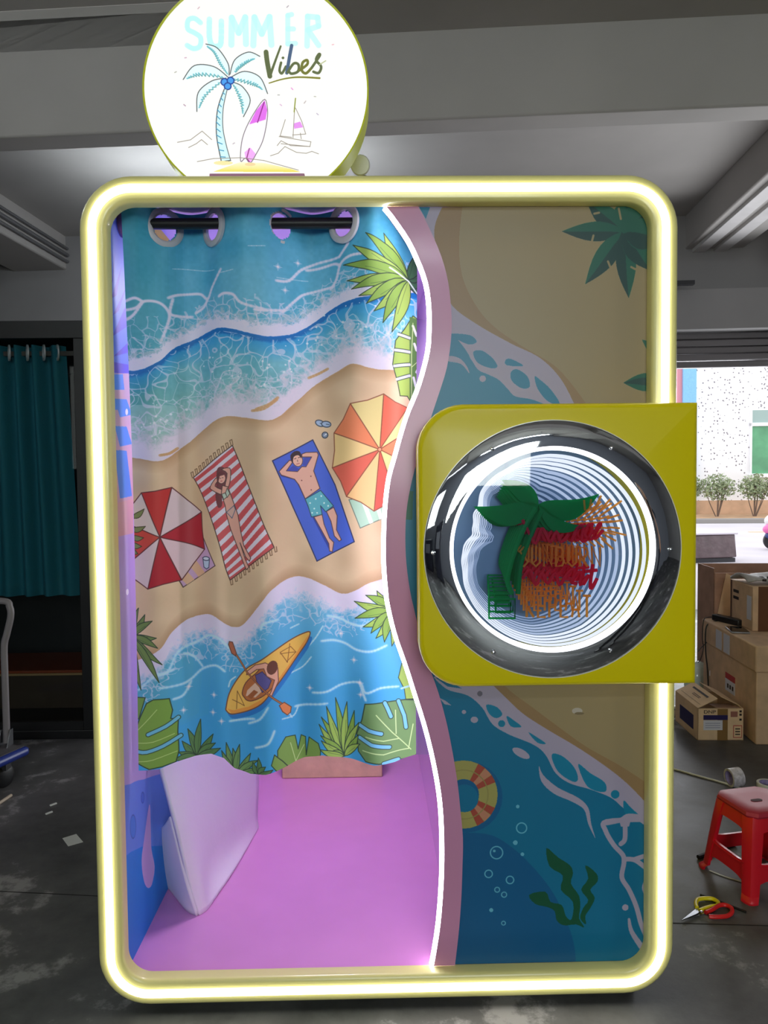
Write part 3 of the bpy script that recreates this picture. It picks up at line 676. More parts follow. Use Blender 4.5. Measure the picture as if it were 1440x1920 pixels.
def sign_art():
    Wt = (255, 255, 250)
    A = Art('sign_print', -.62, .02, 2.12, 2.76, 1500, Wt, dict(Y=.06))
    CY = (196, 255, 250)
    def letter(st, w=9):
        for p in st: A.stroke(p, w, CY, .8)
    letter([sm(c1((432, 118), (400, 95), (368, 105), (366, 150), (400, 170), (432, 195), (428, 240), (395, 252), (362, 235)), 4)], 9)
    letter([sm(c1((478, 100), (478, 190), (492, 235), (520, 240), (538, 220), (540, 110)), 4)], 10)
    letter([c1((592, 232), (594, 92), (630, 170), (664, 90), (668, 228))], 11); letter([c1((706, 235), (712, 90), (750, 175), (790, 88), (800, 232))], 11)
    letter([c1((905, 75), (885, 80), (885, 228), (925, 225)), c1((885, 150), (915, 150))], 9); letter([c1((985, 238), (988, 85), (1040, 90), (1045, 135), (990, 155), (1045, 235))], 10)
    OL, OL2 = (112, 116, 34), (92, 104, 60)
    A.stroke(c1((772, 270), (778, 320), (792, 395)), 8.5, OL2, curve=5); A.stroke(c1((792, 395), (815, 330), (848, 240)), 5, OL2, curve=5, w2=3.4)
    A.stroke(c1((850, 325), (842, 365), (855, 380), (875, 345)), 4.4, OL2, curve=5); A.dot(*c1((860, 300))[0], 2.6, OL2)
    A.stroke(c1((905, 236), (893, 300), (880, 378)), 6, (70, 96, 130), curve=5); A.stroke(c1((884, 375), (915, 330), (940, 335), (938, 370), (905, 382), (890, 370)), 4.6, OL2, curve=5)
    A.stroke(c1((945, 365), (985, 335), (985, 312), (962, 325), (958, 365), (980, 380), (1010, 350)), 4.6, OL, curve=5)
    A.stroke(c1((1010, 350), (1050, 290), (1045, 282), (1032, 312), (1058, 345), (1045, 378), (1018, 372)), 4.6, OL2, curve=5); A.stroke(c1((1050, 335), (1082, 315)), 2, (190, 196, 150))
    A.stroke(c1((788, 431), (860, 410), (940, 400), (1050, 405)), 2, (128, 128, 30), curve=5, w2=3.4)
    BK, TQ = (92, 98, 100), (120, 214, 230)
    ctr = c1((582, 395))[0]
    for top, bot in ((c1((580, 390), (575, 330), (520, 250), (460, 228)), c1((470, 245), (500, 275), (530, 335), (572, 385))), (c1((585, 385), (610, 310), (680, 270), (740, 292)), c1((700, 310), (650, 345), (615, 375))),
                     (c1((575, 400), (500, 345), (400, 340), (342, 412)), c1((370, 405), (440, 395), (550, 405))), (c1((590, 400), (660, 370), (740, 400), (780, 485)), c1((740, 455), (690, 440), (600, 415))),
                     (c1((565, 405), (490, 420), (420, 480), (413, 578)), c1((430, 550), (470, 490), (550, 420))), (c1((598, 425), (650, 450), (690, 520), (655, 605)), c1((650, 580), (630, 510), (600, 440)))):
        a, b = sm(top, 6), sm(bot, 6)
        A.poly(np.r_[a, b], (236, 255, 255)); A.stroke(a, 1.7, BK)
        m = len(b)
        for i in range(m - 1):
            j = int((1 - i / m) * (len(a) - 1)); mid = b[i] * .72 + a[j] * .28
            A.stroke([b[i], mid, b[min(i + 1, m - 1)]], 1.5, (90, 150, 150)); A.stroke([b[i] * .55 + mid * .45, mid], 3, TQ, .55)
    for x, y in ((556, 425), (588, 418), (573, 447)): A.dot(*c1((x, y))[0], 6.4, (70, 160, 240), line=(20, 60, 150), lw=2)
    t0, t1 = sm(c1((555, 462), (520, 570), (515, 700), (540, 838)), 8), sm(c1((570, 465), (550, 560), (548, 660), (565, 750), (588, 832)), 6)
    n = min(len(t0), len(t1)); A.poly(np.r_[t0, t1[::-1]], (214, 250, 255)); A.stroke(t0, 1.9, BK); A.stroke(t1, 1.4, BK); A.stroke([t0[-1], t1[-1]], 2, BK)
    for i in range(2, len(t0) - 1, 2): A.stroke([t0[i], t0[i] * .45 + t1[min(int(i * len(t1) / len(t0)), len(t1) - 1)] * .55 + [0, 1]], 1.6, (60, 150, 190))
    sb = sm(c1((765, 515), (720, 570), (670, 660), (645, 740), (640, 835), (665, 820), (690, 845), (720, 800), (755, 730), (775, 640), (780, 570)), 4, True)
    A.poly(sb, (255, 250, 255)); A.poly(c1((765, 520), (720, 575), (685, 645), (770, 620), (778, 570)), (232, 112, 240)); A.poly(c1((660, 790), (690, 765), (720, 800), (690, 845), (665, 820)), (246, 176, 250))
    A.stroke(np.r_[sb, sb[:1]], 1.5, (130, 120, 130)); A.stroke(c1((762, 530), (728, 635)), 1.8, (140, 20, 130)); A.stroke(c1((685, 770), (672, 820), (690, 845)), 1.8, (150, 30, 130))
    GY = (150, 140, 128)
    A.poly(c1((915, 640), (950, 630), (965, 660), (918, 668)), (236, 150, 244))
    for p in (c1((925, 510), (918, 600), (912, 715)), c1((925, 560), (958, 630), (978, 695), (910, 700)), c1((872, 620), (845, 705), (905, 712)), c1((840, 708), (1005, 735), (1000, 760), (850, 745)), c1((950, 690), (955, 720)), c1((830, 755), (850, 730), (900, 755), (1000, 760)), c1((795, 808), (835, 795), (870, 760), (930, 790), (980, 795), (1010, 785), (1045, 798)),
              c1((312, 738), (380, 725), (440, 680), (490, 724)), c1((370, 765), (410, 745), (437, 724), (468, 750)), c1((415, 838), (500, 822), (640, 818), (760, 832), (860, 860), (940, 882))): A.stroke(p, 1.2, GY)
    A.stroke(c1((925, 510), (918, 580)), 2, (140, 150, 40))
    A.gpoly(c1((500, 890), (560, 868), (640, 840), (760, 845), (900, 875), (950, 892)), [(300, (255, 255, 240)), (315, (250, 240, 150)), (322, (240, 226, 80))])
    A.dot(*c1((550, 845))[0], 18, (250, 238, 170), ry=4); A.dot(*c1((690, 852))[0], 10, (246, 220, 160), ry=3)
    for x, y, c in ((418, 45, (220, 190, 200)), (880, 38, (190, 180, 190)), (350, 300, (214, 180, 200)), (298, 376, (190, 190, 180)), (345, 542, (190, 160, 180)), (1115, 232, (240, 190, 200)), (903, 456, (236, 160, 220)), (845, 541, (224, 190, 220)), (833, 492, (190, 190, 190)), (1035, 588, (200, 190, 210)), (600, 746, (200, 190, 200)), (970, 535, (200, 190, 190)), (1022, 500, (200, 200, 190))):
        p = c1((x, y))[0]; A.stroke([p, (p[0] + 3, p[1] + RNG.uniform(-4, 4))], 2, c)
    return A

# ================================================================== MATERIALS IN USE
M_yellow = mat('yellow_paint', (226, 208, 2), .34, coat=.12, spec=.3)
M_frame = mat('glow_paled_frame_yellow', (228, 220, 142), .32, coat=.3)  # paler than the plain yellow: the neon's glow is mixed into the base colour
M_pink = mat('pink_paint', (200, 136, 172), .35, coat=.3)
M_lilac = mat('lilac_floor_vinyl', (220, 146, 208), .22, coat=.35, noise=.03, nscale=6)
M_lav = mat('lavender_paint', (206, 180, 222), .3, coat=.2)
M_black = mat('black_powder_coat', (20, 20, 23), .4)
M_chrome = mat('mirror_steel', (228, 232, 236), .03, 1.0, bump=.09, bscale=6)
M_bolt = mat('polished_bolt', (220, 222, 226), .12, 1.0)
M_edge = mat('cut_acrylic_edge', (226, 224, 206), .2, coat=.4)
M_neon = glow('neon_warm_white', (255, 252, 234), 9.0)
M_led = glow('led_cool_white', (246, 244, 255), 14.0)
M_white = mat('white_plastic', (226, 226, 224), .4)
M_card = mat('cardboard', (214, 180, 146), .8, noise=.12, nscale=14, bump=.1, bscale=40)
M_card2 = mat('dark_cardboard', (170, 132, 110), .8, noise=.14, nscale=12, bump=.1, bscale=40)
M_card3 = mat('light_cardboard', (226, 194, 156), .8, noise=.08, nscale=14)
M_red = mat('red_plastic', (214, 22, 40), .33, coat=.25)
M_steel = mat('steel', (190, 192, 196), .25, 1.0)
M_grey = mat('grey_tube_paint', (132, 126, 130), .45)
M_conc = mat('painted_concrete', (176, 172, 168), .85, noise=.07, nscale=1.2, bump=.15, bscale=5)
M_conc2 = mat('pale_plaster', (206, 203, 202), .8, noise=.07, nscale=5, bump=.2, bscale=20)
M_dark = mat('dark_metal', (44, 44, 48), .5)
M_shut = mat('roller_slat_metal', (120, 116, 118), .45, .3)

def floor_mat():
    m = bpy.data.materials.new('worn_floor'); m.use_nodes = True
    nt = m.node_tree; b = nt.nodes['Principled BSDF']; N = nt.nodes.new; L = nt.links.new
    tc = N('ShaderNodeTexCoord')
    a = N('ShaderNodeTexNoise'); a.inputs['Scale'].default_value = 2.3; a.inputs['Detail'].default_value = 9; a.inputs['Roughness'].default_value = .68
    c = N('ShaderNodeTexNoise'); c.inputs['Scale'].default_value = .6; c.inputs['Detail'].default_value = 4
    for n in (a, c): L(tc.outputs['Object'], n.inputs['Vector'])
    r = N('ShaderNodeValToRGB'); L(a.outputs['Fac'], r.inputs[0])
    e = r.color_ramp.elements
    e[0].position = .36; e[0].color = tuple(lin((62, 60, 60))) + (1,); e[1].position = .57; e[1].color = tuple(lin((94, 92, 94))) + (1,)
    q = e.new(.625); q.color = tuple(lin((150, 146, 148))) + (1,)
    x = N('ShaderNodeMix'); x.data_type = 'RGBA'; x.blend_type = 'MULTIPLY'; x.inputs[0].default_value = .6
    L(r.outputs[0], x.inputs[6]); L(c.outputs['Color'], x.inputs[7])
    hs = N('ShaderNodeHueSaturation'); hs.inputs['Saturation'].default_value = .35; hs.inputs['Value'].default_value = 1.5; L(x.outputs[2], hs.inputs['Color'])
    L(hs.outputs[0], b.inputs['Base Color'])
    mr = N('ShaderNodeMapRange'); mr.inputs[3].default_value = .34; mr.inputs[4].default_value = .75; L(a.outputs['Fac'], mr.inputs[0]); L(mr.outputs[0], b.inputs['Roughness'])
    bp = N('ShaderNodeBump'); bp.inputs['Strength'].default_value = .25; bp.inputs['Distance'].default_value = .01; L(a.outputs['Fac'], bp.inputs['Height']); L(bp.outputs[0], b.inputs['Normal'])
    return m
def speck_mat():
    m = bpy.data.materials.new('speckled_tile_wall'); m.use_nodes = True
    nt = m.node_tree; b = nt.nodes['Principled BSDF']; N = nt.nodes.new; L = nt.links.new
    tc = N('ShaderNodeTexCoord'); v = N('ShaderNodeTexVoronoi'); v.inputs['Scale'].default_value = 9.5; L(tc.outputs['Object'], v.inputs['Vector'])
    c = N('ShaderNodeMath'); c.operation = 'LESS_THAN'; c.inputs[1].default_value = .25; L(v.outputs['Distance'], c.inputs[0])
    s = N('ShaderNodeSeparateColor'); L(v.outputs['Color'], s.inputs[0])
    g = N('ShaderNodeMath'); g.operation = 'GREATER_THAN'; g.inputs[1].default_value = .35; L(s.outputs[0], g.inputs[0])
    p = N('ShaderNodeMath'); p.operation = 'MULTIPLY'; L(c.outputs[0], p.inputs[0]); L(g.outputs[0], p.inputs[1])
    x = N('ShaderNodeMix'); x.data_type = 'RGBA'; x.inputs[6].default_value = (.86, .85, .86, 1); x.inputs[7].default_value = (.2, .18, .2, 1)
    L(p.outputs[0], x.inputs[0]); L(x.outputs[2], b.inputs['Base Color']); b.inputs['Roughness'].default_value = .6
    return m

# ================================================================== SETTING
def rprism(uv, z0, z1):
    P = [rm(u, v, z0) for u, v in uv]
    return MB().prism(P, (0, 0, z1 - z0))
struct(rprism([(-9, -4.6), (8, -4.6), (8, 8.2), (-9, 8.2)], -.1, 0).build('floor', floor_mat(), smooth=False))
ce = rprism([(-9, 4.6), (8, 4.6), (8, 8.3), (-9, 8.3)], 4.11, 4.3)
for q in (rprism([(-1, -4.6), (8, -4.6), (8, 4.6), (-1, 4.6)], 4.11, 4.6), rprism([(-9, -4.6), (-1, -4.6), (-1, 4.6), (-9, 4.6)], 4.36, 4.6)): ce.add(q.v, q.f)
struct(ce.build('ceiling', M_conc, smooth=False))
def beam(a, b, m=M_conc, name='ceiling_beam', bevel=.015):
    return struct(MB().rbox(a, b).build(name, m, bevel=bevel))
beam((-9, 4.6, 3.59), (8, 4.8, 4.37))
beam((2.59, -4.6, 3.77), (3.18, 8.1, 4.12))
beam((-4.6, -4.6, 3.75), (-4.0, 8.1, 4.37))
beam((-9, 7.2, 3.55), (-4.6, 7.5, 4.12)); beam((3.18, 6.7, 3.45), (8, 7.0, 4.12))
beam((-9, -1.2, 3.63), (8, -1.0, 4.37))
beam((2.66, 2.0, 3.735), (2.79, 8.0, 3.775), M_conc2, 'trim_1', .004); beam((2.87, 2.0, 3.735), (3.0, 8.0, 3.775), M_conc2, 'trim_2', .004)
# conduits along the left beam and the fitting under the right one
for i, (z, r) in enumerate(((3.97, .016), (3.9, .022), (3.83, .016))):
    c = MB().tube([rm(-3.97, 4.83, z), rm(-3.97, 7.98, z)], r, 8).build('conduit', mat('conduit_metal', (120, 120, 122), .4, .4))
    tag(c, ['thin upper steel conduit along the left ceiling beam', 'thick middle steel conduit along the left ceiling beam', 'thin lower steel conduit along the left ceiling beam'][i], 'conduit', 'conduits on the left ceiling beam')
ub0, zb0 = uz(1262, 530, 7.6); ub1 = uz(1303, 530, 7.6)[0]
cl = MB().rbox((ub0 - .1, 7.6, zb0 - .02), (ub1, 7.66, zb0 + .02)).rbox((ub0 - .08, 7.66, zb0 - .015), (ub0 - .04, 7.99, zb0 + .015)).build('bracket', M_dark)
tag(cl, 'small dark metal bracket on the far wall below the right ceiling beam', 'bracket')
# far wall with the roller door opening, side walls, wall behind the photographer
M_wall = mat('grey_wall_paint', (150, 148, 148), .8, noise=.05, nscale=2)
struct(MB().rbox((-9, 8.0, 0), (1.7, 8.2, 4.12)).rbox((6.7, 8.0, 0), (8, 8.2, 4.12)).rbox((1.7, 8.0, 2.62), (6.7, 8.2, 4.12)).build('wall_far', M_wall, smooth=False))
struct(MB().rbox((-9.1, -4.6, 0), (-9, 8.2, 4.2)).build('wall_left', M_wall, smooth=False))
struct(MB().rbox((8, -4.6, 0), (8.1, 8.2, 4.2)).build('wall_right', M_wall, smooth=False))
wb = MB()
for u0, u1, z0, z1 in ((-9, -4.2, 0, 4.2), (-4.2, -2.2, 0, 1.75), (-4.2, -2.2, 3.1, 4.2), (-2.2, -.2, 0, 4.2), (-.2, 2.2, 0, 1.3), (-.2, 2.2, 2.9, 4.2), (2.2, 8, 0, 4.2)): wb.rbox((u0, -4.7, z0), (u1, -4.6, z1))
struct(wb.build('wall_back', mat('dim_wall_paint', (132, 136, 144), .8), smooth=False))
for n, u0, u1, z0, z1 in ((1, -.2, 2.2, 1.3, 2.9), (2, -4.2, -2.2, 1.75, 3.1)):
    w = MB(); zm = z0 + .62
    w.rbox((u0, -4.62, z0), (u1, -4.57, z0 + .05)).rbox((u0, -4.62, z1 - .05), (u1, -4.57, z1)).rbox((u0, -4.62, zm), (u1, -4.57, zm + .04))
    wo = struct(w.build('window_%d' % n, M_dark))
    for k in range(11): MB().rbox((u0 + k * (u1 - u0 - .02) / 10, -4.6, z0), (u0 + k * (u1 - u0 - .02) / 10 + .02, -4.58, z1)).build('bar', M_dark, wo)
    MB().rbox((u0, -4.66, z0), (u1, -4.65, z1)).build('pane', clear('window_glass_%d' % n, (226, 240, 232), .06), wo)
# trees outside those windows
def leafcloud(n, cen, rad, size):
    g = MB()
    for k in range(n):
        d = RNG.normal(size=3); d *= RNG.random() ** .4 / np.linalg.norm(d); c = np.array(cen) + d * np.array(rad)
        a = RNG.normal(size=3); a /= np.linalg.norm(a); b = np.cross(a, RNG.normal(size=3)); b /= np.linalg.norm(b); s_ = size * RNG.uniform(.6, 1.3)
        g.add([c - a * s_, c + b * s_ * .45, c + a * s_, c - b * s_ * .45], [(0, 1, 2, 3)])
    return g
M_leafG = mat('tree_leaf', (84, 132, 70), .6, noise=.2, nscale=3)
for u, lab in ((1.7, 'leafy green tree behind the right rear window'), (-3.4, 'leafy green tree behind the left rear window')):
    p = rm(u, -8.2, 0); t = thing('tree', p, lab, 'tree')
    leafcloud(500, rm(u, -8.2, 2.6), (1.3, .9, 1.1), .17).build('foliage', M_leafG, t, smooth=False, orient=False)['kind'] = 'stuff'
    MB().tube([p, rm(u + .1, -8.2, 1.2), rm(u, -8.2, 2.6)], [.12, .1, .05], 8).build('trunk', mat('bark', (96, 78, 62), .9), t)

# roller door: slats gathered under its box
zd = uz(1360, 690, 7.9)[1]
dr = struct(MB().rbox((1.6, 7.72, zd + .36), (6.8, 8.0, 3.3)).build('door_1', M_wall, bevel=.01))
zd = uz(1360, 690, 7.9)[1]
for k in range(5):
    z = zd + k * .072
    MB().rbox((1.7, 7.86 - .012 * (k % 2), z), (6.7, 7.9, z + .066)).build('slat', M_shut, dr, bevel=.012)
MB().rbox((1.62, 7.8, 0), (1.72, 7.98, 2.98)).build('guide_rail', M_shut, dr); MB().rbox((6.68, 7.8, 0), (6.78, 7.98, 2.98)).build('guide_rail', M_shut, dr)

# street outside
struct(rprism([(-6, 8.2), (26, 8.2), (26, 23.4), (-6, 23.4)], -.1, 0).build('road', mat('road_concrete', (196, 190, 196), .8, noise=.08, nscale=.7), smooth=False))
struct(rprism([(-6, 23.4), (26, 23.4), (26, 23.75), (-6, 23.75)], -.1, .14).build('kerb', mat('kerb_concrete', (140, 136, 132), .8), bevel=.02))
struct(rprism([(-6, 23.75), (26, 23.75), (26, 27), (-6, 27)], -.1, .12).build('verge', mat('dry_soil', (176, 140, 106), .9, noise=.2, nscale=3), smooth=False))
l = rprism([(8, 19.6), (26, 19.3), (26, 19.42), (8, 19.72)], 0, .004).prism([rm(10.2, 22.2, 0), rm(10.5, 22.4, 0), rm(12.6, 19.6, 0), rm(12.35, 19.6, 0)], (0, 0, .004))
struct(l.build('road_marking', mat('yellow_road_paint', (226, 176, 70), .7), smooth=False))
ux = lambda x, y, v: uz(x, y, v)[0]
uF, uC, uP = ux(1302, 740, 27), ux(1281, 740, 26.8), ux(1270, 740, 26.9)
bd = struct(MB().rbox((uF, 27, .1), (uF + 16, 27.4, 12)).build('wall_outside', speck_mat(), smooth=False))
MB().rbox((uC, 26.8, .1), (uF, 27.4, 12)).build('tile_column', mat('blue_mosaic', (126, 182, 226), .5, noise=.12, nscale=30), bd, smooth=False)
MB().rbox((uP, 26.9, .1), (uC, 27.4, 12)).build('pink_edge', mat('pink_render', (206, 140, 150), .8), bd, smooth=False)
MB().rbox((uF, 26.93, .1), (uF + 16, 27, uz(1380, 938, 27)[1])).build('plinth', mat('sandy_plinth', (206, 170, 140), .9, noise=.1, nscale=4), bd, smooth=False)
M_wf = mat('white_window_frame', (240, 240, 242), .5); M_gl = mat('green_glass', (88, 156, 112), .15, noise=.25, nscale=1.6)
u0, zt = uz(1408, 769, 26.9); z1 = uz(1420, 799, 26.9)[1]; z0 = uz(1420, 888, 26.9)[1]
w3 = struct(MB().rbox((u0 - .05, 26.86, z0 - .14), (u0 + 2.4, 27.02, z0)).rbox((u0, 26.9, z1), (u0 + 2.4, 27.02, z1 + .12)).rbox((u0, 26.9, z0), (u0 + .06, 27.02, zt)).rbox((u0 + 2.3, 26.9, z0), (u0 + 2.4, 27.02, zt)).rbox((u0 + 1.15, 26.9, z0), (u0 + 1.25, 27.02, zt)).build('window_3', M_wf, bevel=.01))
for a, b, c, d, g in ((u0 + .06, u0 + 1.15, z0, z1, M_gl), (u0 + 1.25, u0 + 2.3, z0, z1, M_gl), (u0 + .06, u0 + 1.15, z1 + .12, zt, mat('grey_green_glass', (150, 172, 166), .15)), (u0 + 1.25, u0 + 2.3, z1 + .12, zt, mat('grey_green_glass', (150, 172, 166), .15))):
    MB().rbox((a, 26.96, c), (b, 26.99, d)).build('pane', g, w3, smooth=False)
M_twig = mat('twig_bark', (110, 92, 80), .9); M_hl = mat('hedge_leaf', (150, 162, 126), .7, noise=.25, nscale=2)
for k, (u, wd_) in enumerate(((ux(1345, 930, 25.2), .62), (ux(1312, 930, 25.2) - .35, .45), (ux(1412, 930, 25.2) + .05, .55), (ux(1412, 930, 25.2) + 1.35, .7))):
    p = rm(u, 25.2, .12)
    t = thing('hedge_shrub', p, ['pale shrub with bare forked stems in the middle of the street hedge', 'pale shrub half hidden by the yellow housing, at the left of the hedge', 'pale shrub of the hedge under the green window', 'pale shrub at the far right end of the hedge'][k], 'shrub', 'shrubs along the street wall')
    leafcloud(900, rm(u, 25.2, 1.08), (wd_, .3, .46), .06).build('foliage', M_hl, t, smooth=False, orient=False)['kind'] = 'stuff'
    br = MB()
    for q in range(9):
        a = RNG.uniform(-1, 1) * wd_ * .9
        br.tube([rm(u + a * .08, 25.2, .1), rm(u + a * .5, 25.2, .55), rm(u + a, 25.2 + RNG.uniform(-.1, .1), 1.2)], [.02, .014, .008], 5)
    br.build('stems', M_twig, t)

# ================================================================== PHOTO BOOTH
booth = thing('photo_booth', (0, .85, 0), 'yellow beach-printed photo booth with white neon edge and lilac inside', 'photo booth')
HW, ZB, ZT, RC = .7337, .07, 2.17, .10
def rr_path(n=10):
    P = []
    for cx, cz, a0 in ((HW - RC, ZT - RC, 0), (-HW + RC, ZT - RC, 90), (-HW + RC, ZB + RC, 180), (HW - RC, ZB + RC, 270)):
        for k in range(n + 1):
            a = math.radians(a0 + 90 * k / n); P.append((cx, cz, math.cos(a), math.sin(a)))
    return P
def ring_sweep(prof, closed=True):
    G = []
    for cx, cz, c, s in rr_path(): G.append([(cx + c * (RC + o), y, cz + s * (RC + o)) for o, y in prof + (prof[:1] if closed else [])])
    return MB().grid(G, True)
fp = [(.033, .041), (.033, .012), (.0325, .0075), (.030, .0035), (.025, .0012), (.0105, 0), (.0105, .010), (-.0105, .010), (-.0105, 0), (-.023, .001), (-.029, .003), (-.0325, .007), (-.034, .013), (-.034, .041)]
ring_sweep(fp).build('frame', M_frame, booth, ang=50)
tb = [(.0096 * math.cos(a), .001 - .0115 * math.sin(a)) for a in np.linspace(0, math.pi, 9)] + [(-.0096, .0095), (.0096, .0095)]
ring_sweep(tb).build('neon_tube', M_neon, booth, ang=60)
# carcass
ring_sweep([(.0315, .0415), (.0315, 1.66), (.023, 1.66), (.023, .0415)]).build('shell', M_yellow, booth, ang=40)
B('side_panel', (-.7755, .046, .40), (-.7655, 1.60, 1.87), M_yellow, booth, bevel=.003)
B('ceiling_panel', (-.65, .0415, 2.178), (.65, 1.61, 2.19), M_lav, booth)
B('back_panel', (-.75, 1.615, .06), (.75, 1.655, 2.18), M_lav, booth)
B('plinth', (-.70, .1, 0), (.70, 1.6, .046), M_black, booth)
B('floor_panel', (-.72, .0415, .05), (.72, 1.614, .0985), M_lilac, booth)
la = side_art()
wl = MB().grid([[(-.708, y, z) for z in (.0985, 2.178)] for y in (.0425, .62)]).build('print_or_reflection_wall', print_mat('left_wall_print', la, .5, 1.25, .0), booth, uv=la.uv(1), smooth=False, orient=False)
B('inner_wall', (-.745, .042, .0985), (-.709, 1.614, 2.13), M_lav, booth)
ra = right_wall_reflections()
MB().grid([[(.1845, y, z) for z in (.0985, 2.178)] for y in (.13, 1.614)]).build('print_or_reflection_wall', print_mat('right_wall_reflection', ra, .12, .9, .6), booth, uv=ra.uv(1), smooth=False, orient=False)
B('partition', (.186, .1, .0985), (.21, 1.614, 2.178), M_lav, booth)
# ceiling lamp inside the booth, with its light
B('ceiling_lamp', (-.4, .62, 2.162), (-.1, 1.0, 2.1775), glow('booth_lamp', (240, 232, 255), 2.0), booth, bevel=.004)
lp = area('booth_lamp_light', (-.25, .81, 2.155), (-.25, .81, 0), .3, .38, 16.0, (.93, .87, 1.0))
# S-shaped lit partition edge
SROW = [(385, 724, 784), (443, 765, 812), (485, 786, 829), (527, 801.5, 840), (568, 808, 845), (610, 809, 847), (652, 807, 844), (693, 798, 837), (735, 785, 824), (777, 767.5, 810), (818, 754.5, 797), (860, 743, 784),
        (898, 732.5, 773), (951, 726, 763), (1004, 723.5, 760), (1057, 723.5, 762), (1109, 727.5, 769), (1136, 731, 775), (1191, 744.5, 788), (1247, 764, 804), (1302, 781.5, 823), (1358, 799, 838), (1413, 813, 849), (1469, 824, 858),
        (1517, 830, 863), (1572, 832.5, 868), (1628, 832.5, 867), (1683, 830, 865), (1739, 825, 861), (1794, 816.5, 855), (1812, 813, 853)]
rows = np.array(SROW, float)
ys = np.linspace(385, 1811, 90)
def sm1(col):
    P = sm(np.c_[rows[:, 0], rows[:, col]], 8); return np.interp(ys, P[:, 0], P[:, 1])
lc, rc = sm1(1), sm1(2)
LP = hit(np.c_[lc, ys], Y=.036); RP = hit(np.c_[rc, ys], Y=.036)
LP[0, 2] = RP[0, 2] = 2.1355; LP[-1, 2] = RP[-1, 2] = .1045
band = MB()
G = [[tuple(a), tuple(b), (b[0], .041, b[2]), (a[0] + .004, .12, a[2])] for a, b in zip(LP, RP)]
G = [g + [g[0]] for g in G]
band.grid(G).build('wavy_edge', M_pink, booth, ang=50)
MB().tube([(p[0] - .003, .046, p[2]) for p in LP], .0085, 8).build('led_strip', M_led, booth)
pa = panel_art()
mid = (LP + RP) / 2
MB().add([(p[0], .0415, p[2]) for p in mid] + [(.715, .0415, p[2]) for p in mid], [(i, i + 1, 90 + i + 1, 90 + i) for i in range(89)]).build('printed_panel', print_mat('beach_panel_print', pa, .38, 1.25, .0), booth, uv=pa.uv(0), smooth=False, orient=False)
pb = MB(); pb.grid([[(p[0] + .01, .043, p[2]), (p[0] + .01, .095, p[2])] for p in mid]); pb.add([(p[0] + .01, .06, p[2]) for p in mid] + [(.715, .06, p[2]) for p in mid], [(i, i + 1, 90 + i + 1, 90 + i) for i in range(89)]).build('panel_board', M_lav, booth, smooth=False)
# curtain rod with its end bracket
ROD_Y = .15; ROD_Z = at(350, 419.5, Y=ROD_Y)[2]
MB().tube([(-.706, ROD_Y, ROD_Z), (.183, ROD_Y, ROD_Z)], .0152, 14).build('curtain_rod', M_black, booth)
MB().lathe([(0, 0), (.036, 0), (.036, .006), (.026, .014), (.017, .02), (.017, .03)], (-.708, ROD_Y, ROD_Z), (1, 0, 0)).build('rod_bracket', mat('mauve_plastic', (150, 100, 140), .3), booth)

# ------------------------------------------------------------------ curtain
ca = curtain_art()
cur = thing('curtain', (-.31, ROD_Y, .56), 'sea and beach printed curtain hanging on the black rod of the yellow booth', 'curtain')
XL, XR, ZTOP = -.690, .088, 2.175
bx = np.array([(255, 1440), (300, 1441), (330, 1430), (365, 1420), (395, 1415), (420, 1421), (440, 1440), (470, 1450), (500, 1448), (540, 1436), (570, 1424), (605, 1416), (650, 1424), (700, 1430), (740, 1428), (778, 1416)], float)
bw = hit(bx, Y=.15)
_g = [at(x, 422, Y=.15)[0] for x in (306, 399, 526, 645)]
GRX = [(_g[0], 1), (_g[1], -1), (_g[2], 1), (_g[3], -1)]
_m1, _m2 = (_g[0] + _g[1]) / 2, (_g[2] + _g[3]) / 2
NXc, NZc = 280, 380
xs = np.linspace(XL, XR, NXc); cz = np.linspace(0, 1, NZc)
zb = np.interp(xs, bw[:, 0], bw[:, 2])
XX, TT = np.meshgrid(xs, cz, indexing='ij')
XX = XX + .018 * (1 - TT) ** 1.5 * (XX - XL) / (XR - XL)
ZZ = ZTOP + (zb[:, None] - ZTOP) * TT
amp = .046 * np.exp(-TT * 3.2) + .010
ph = 2 * np.pi * (XX - _m1) / (_m2 - _m1)
YY = ROD_Y + amp * np.cos(ph) + .007 * np.sin(ph * 2.1 + 3 * TT + .6) * np.clip(TT * 3, 0, 1) + .006 * np.sin(XX * 47 + 2 * np.sin(TT * 3)) * np.clip(TT * 2.5, 0, 1)
YY += .0025 * np.sin(XX * 90 + TT * 9) * np.exp(-((TT - .07) / .09) ** 2)
vid = np.arange(NXc * NZc).reshape(NXc, NZc)
fc = []
XLOC, ZLOC = (XX[:-1, :-1] + XX[1:, 1:]) / 2, (ZZ[:-1, :-1] + ZZ[1:, 1:]) / 2
keep = np.ones(XLOC.shape, bool)
for gx, sgn in GRX: keep &= ((XLOC - gx) / .026) ** 2 + ((ZLOC - ROD_Z + .006) / .036) ** 2 > 1
ii, jj = np.nonzero(keep)
cm = MB(); cm.v = list(map(tuple, np.stack([XX, YY, ZZ], -1).reshape(-1, 3)))
cm.f = list(map(tuple, np.stack([vid[ii, jj], vid[ii + 1, jj], vid[ii + 1, jj + 1], vid[ii, jj + 1]], 1).tolist()))
cm.build('fabric', print_mat('curtain_fabric', ca, .62, 1.45, bump=.12), cur, uv=ca.uv(0), ang=180, orient=False)
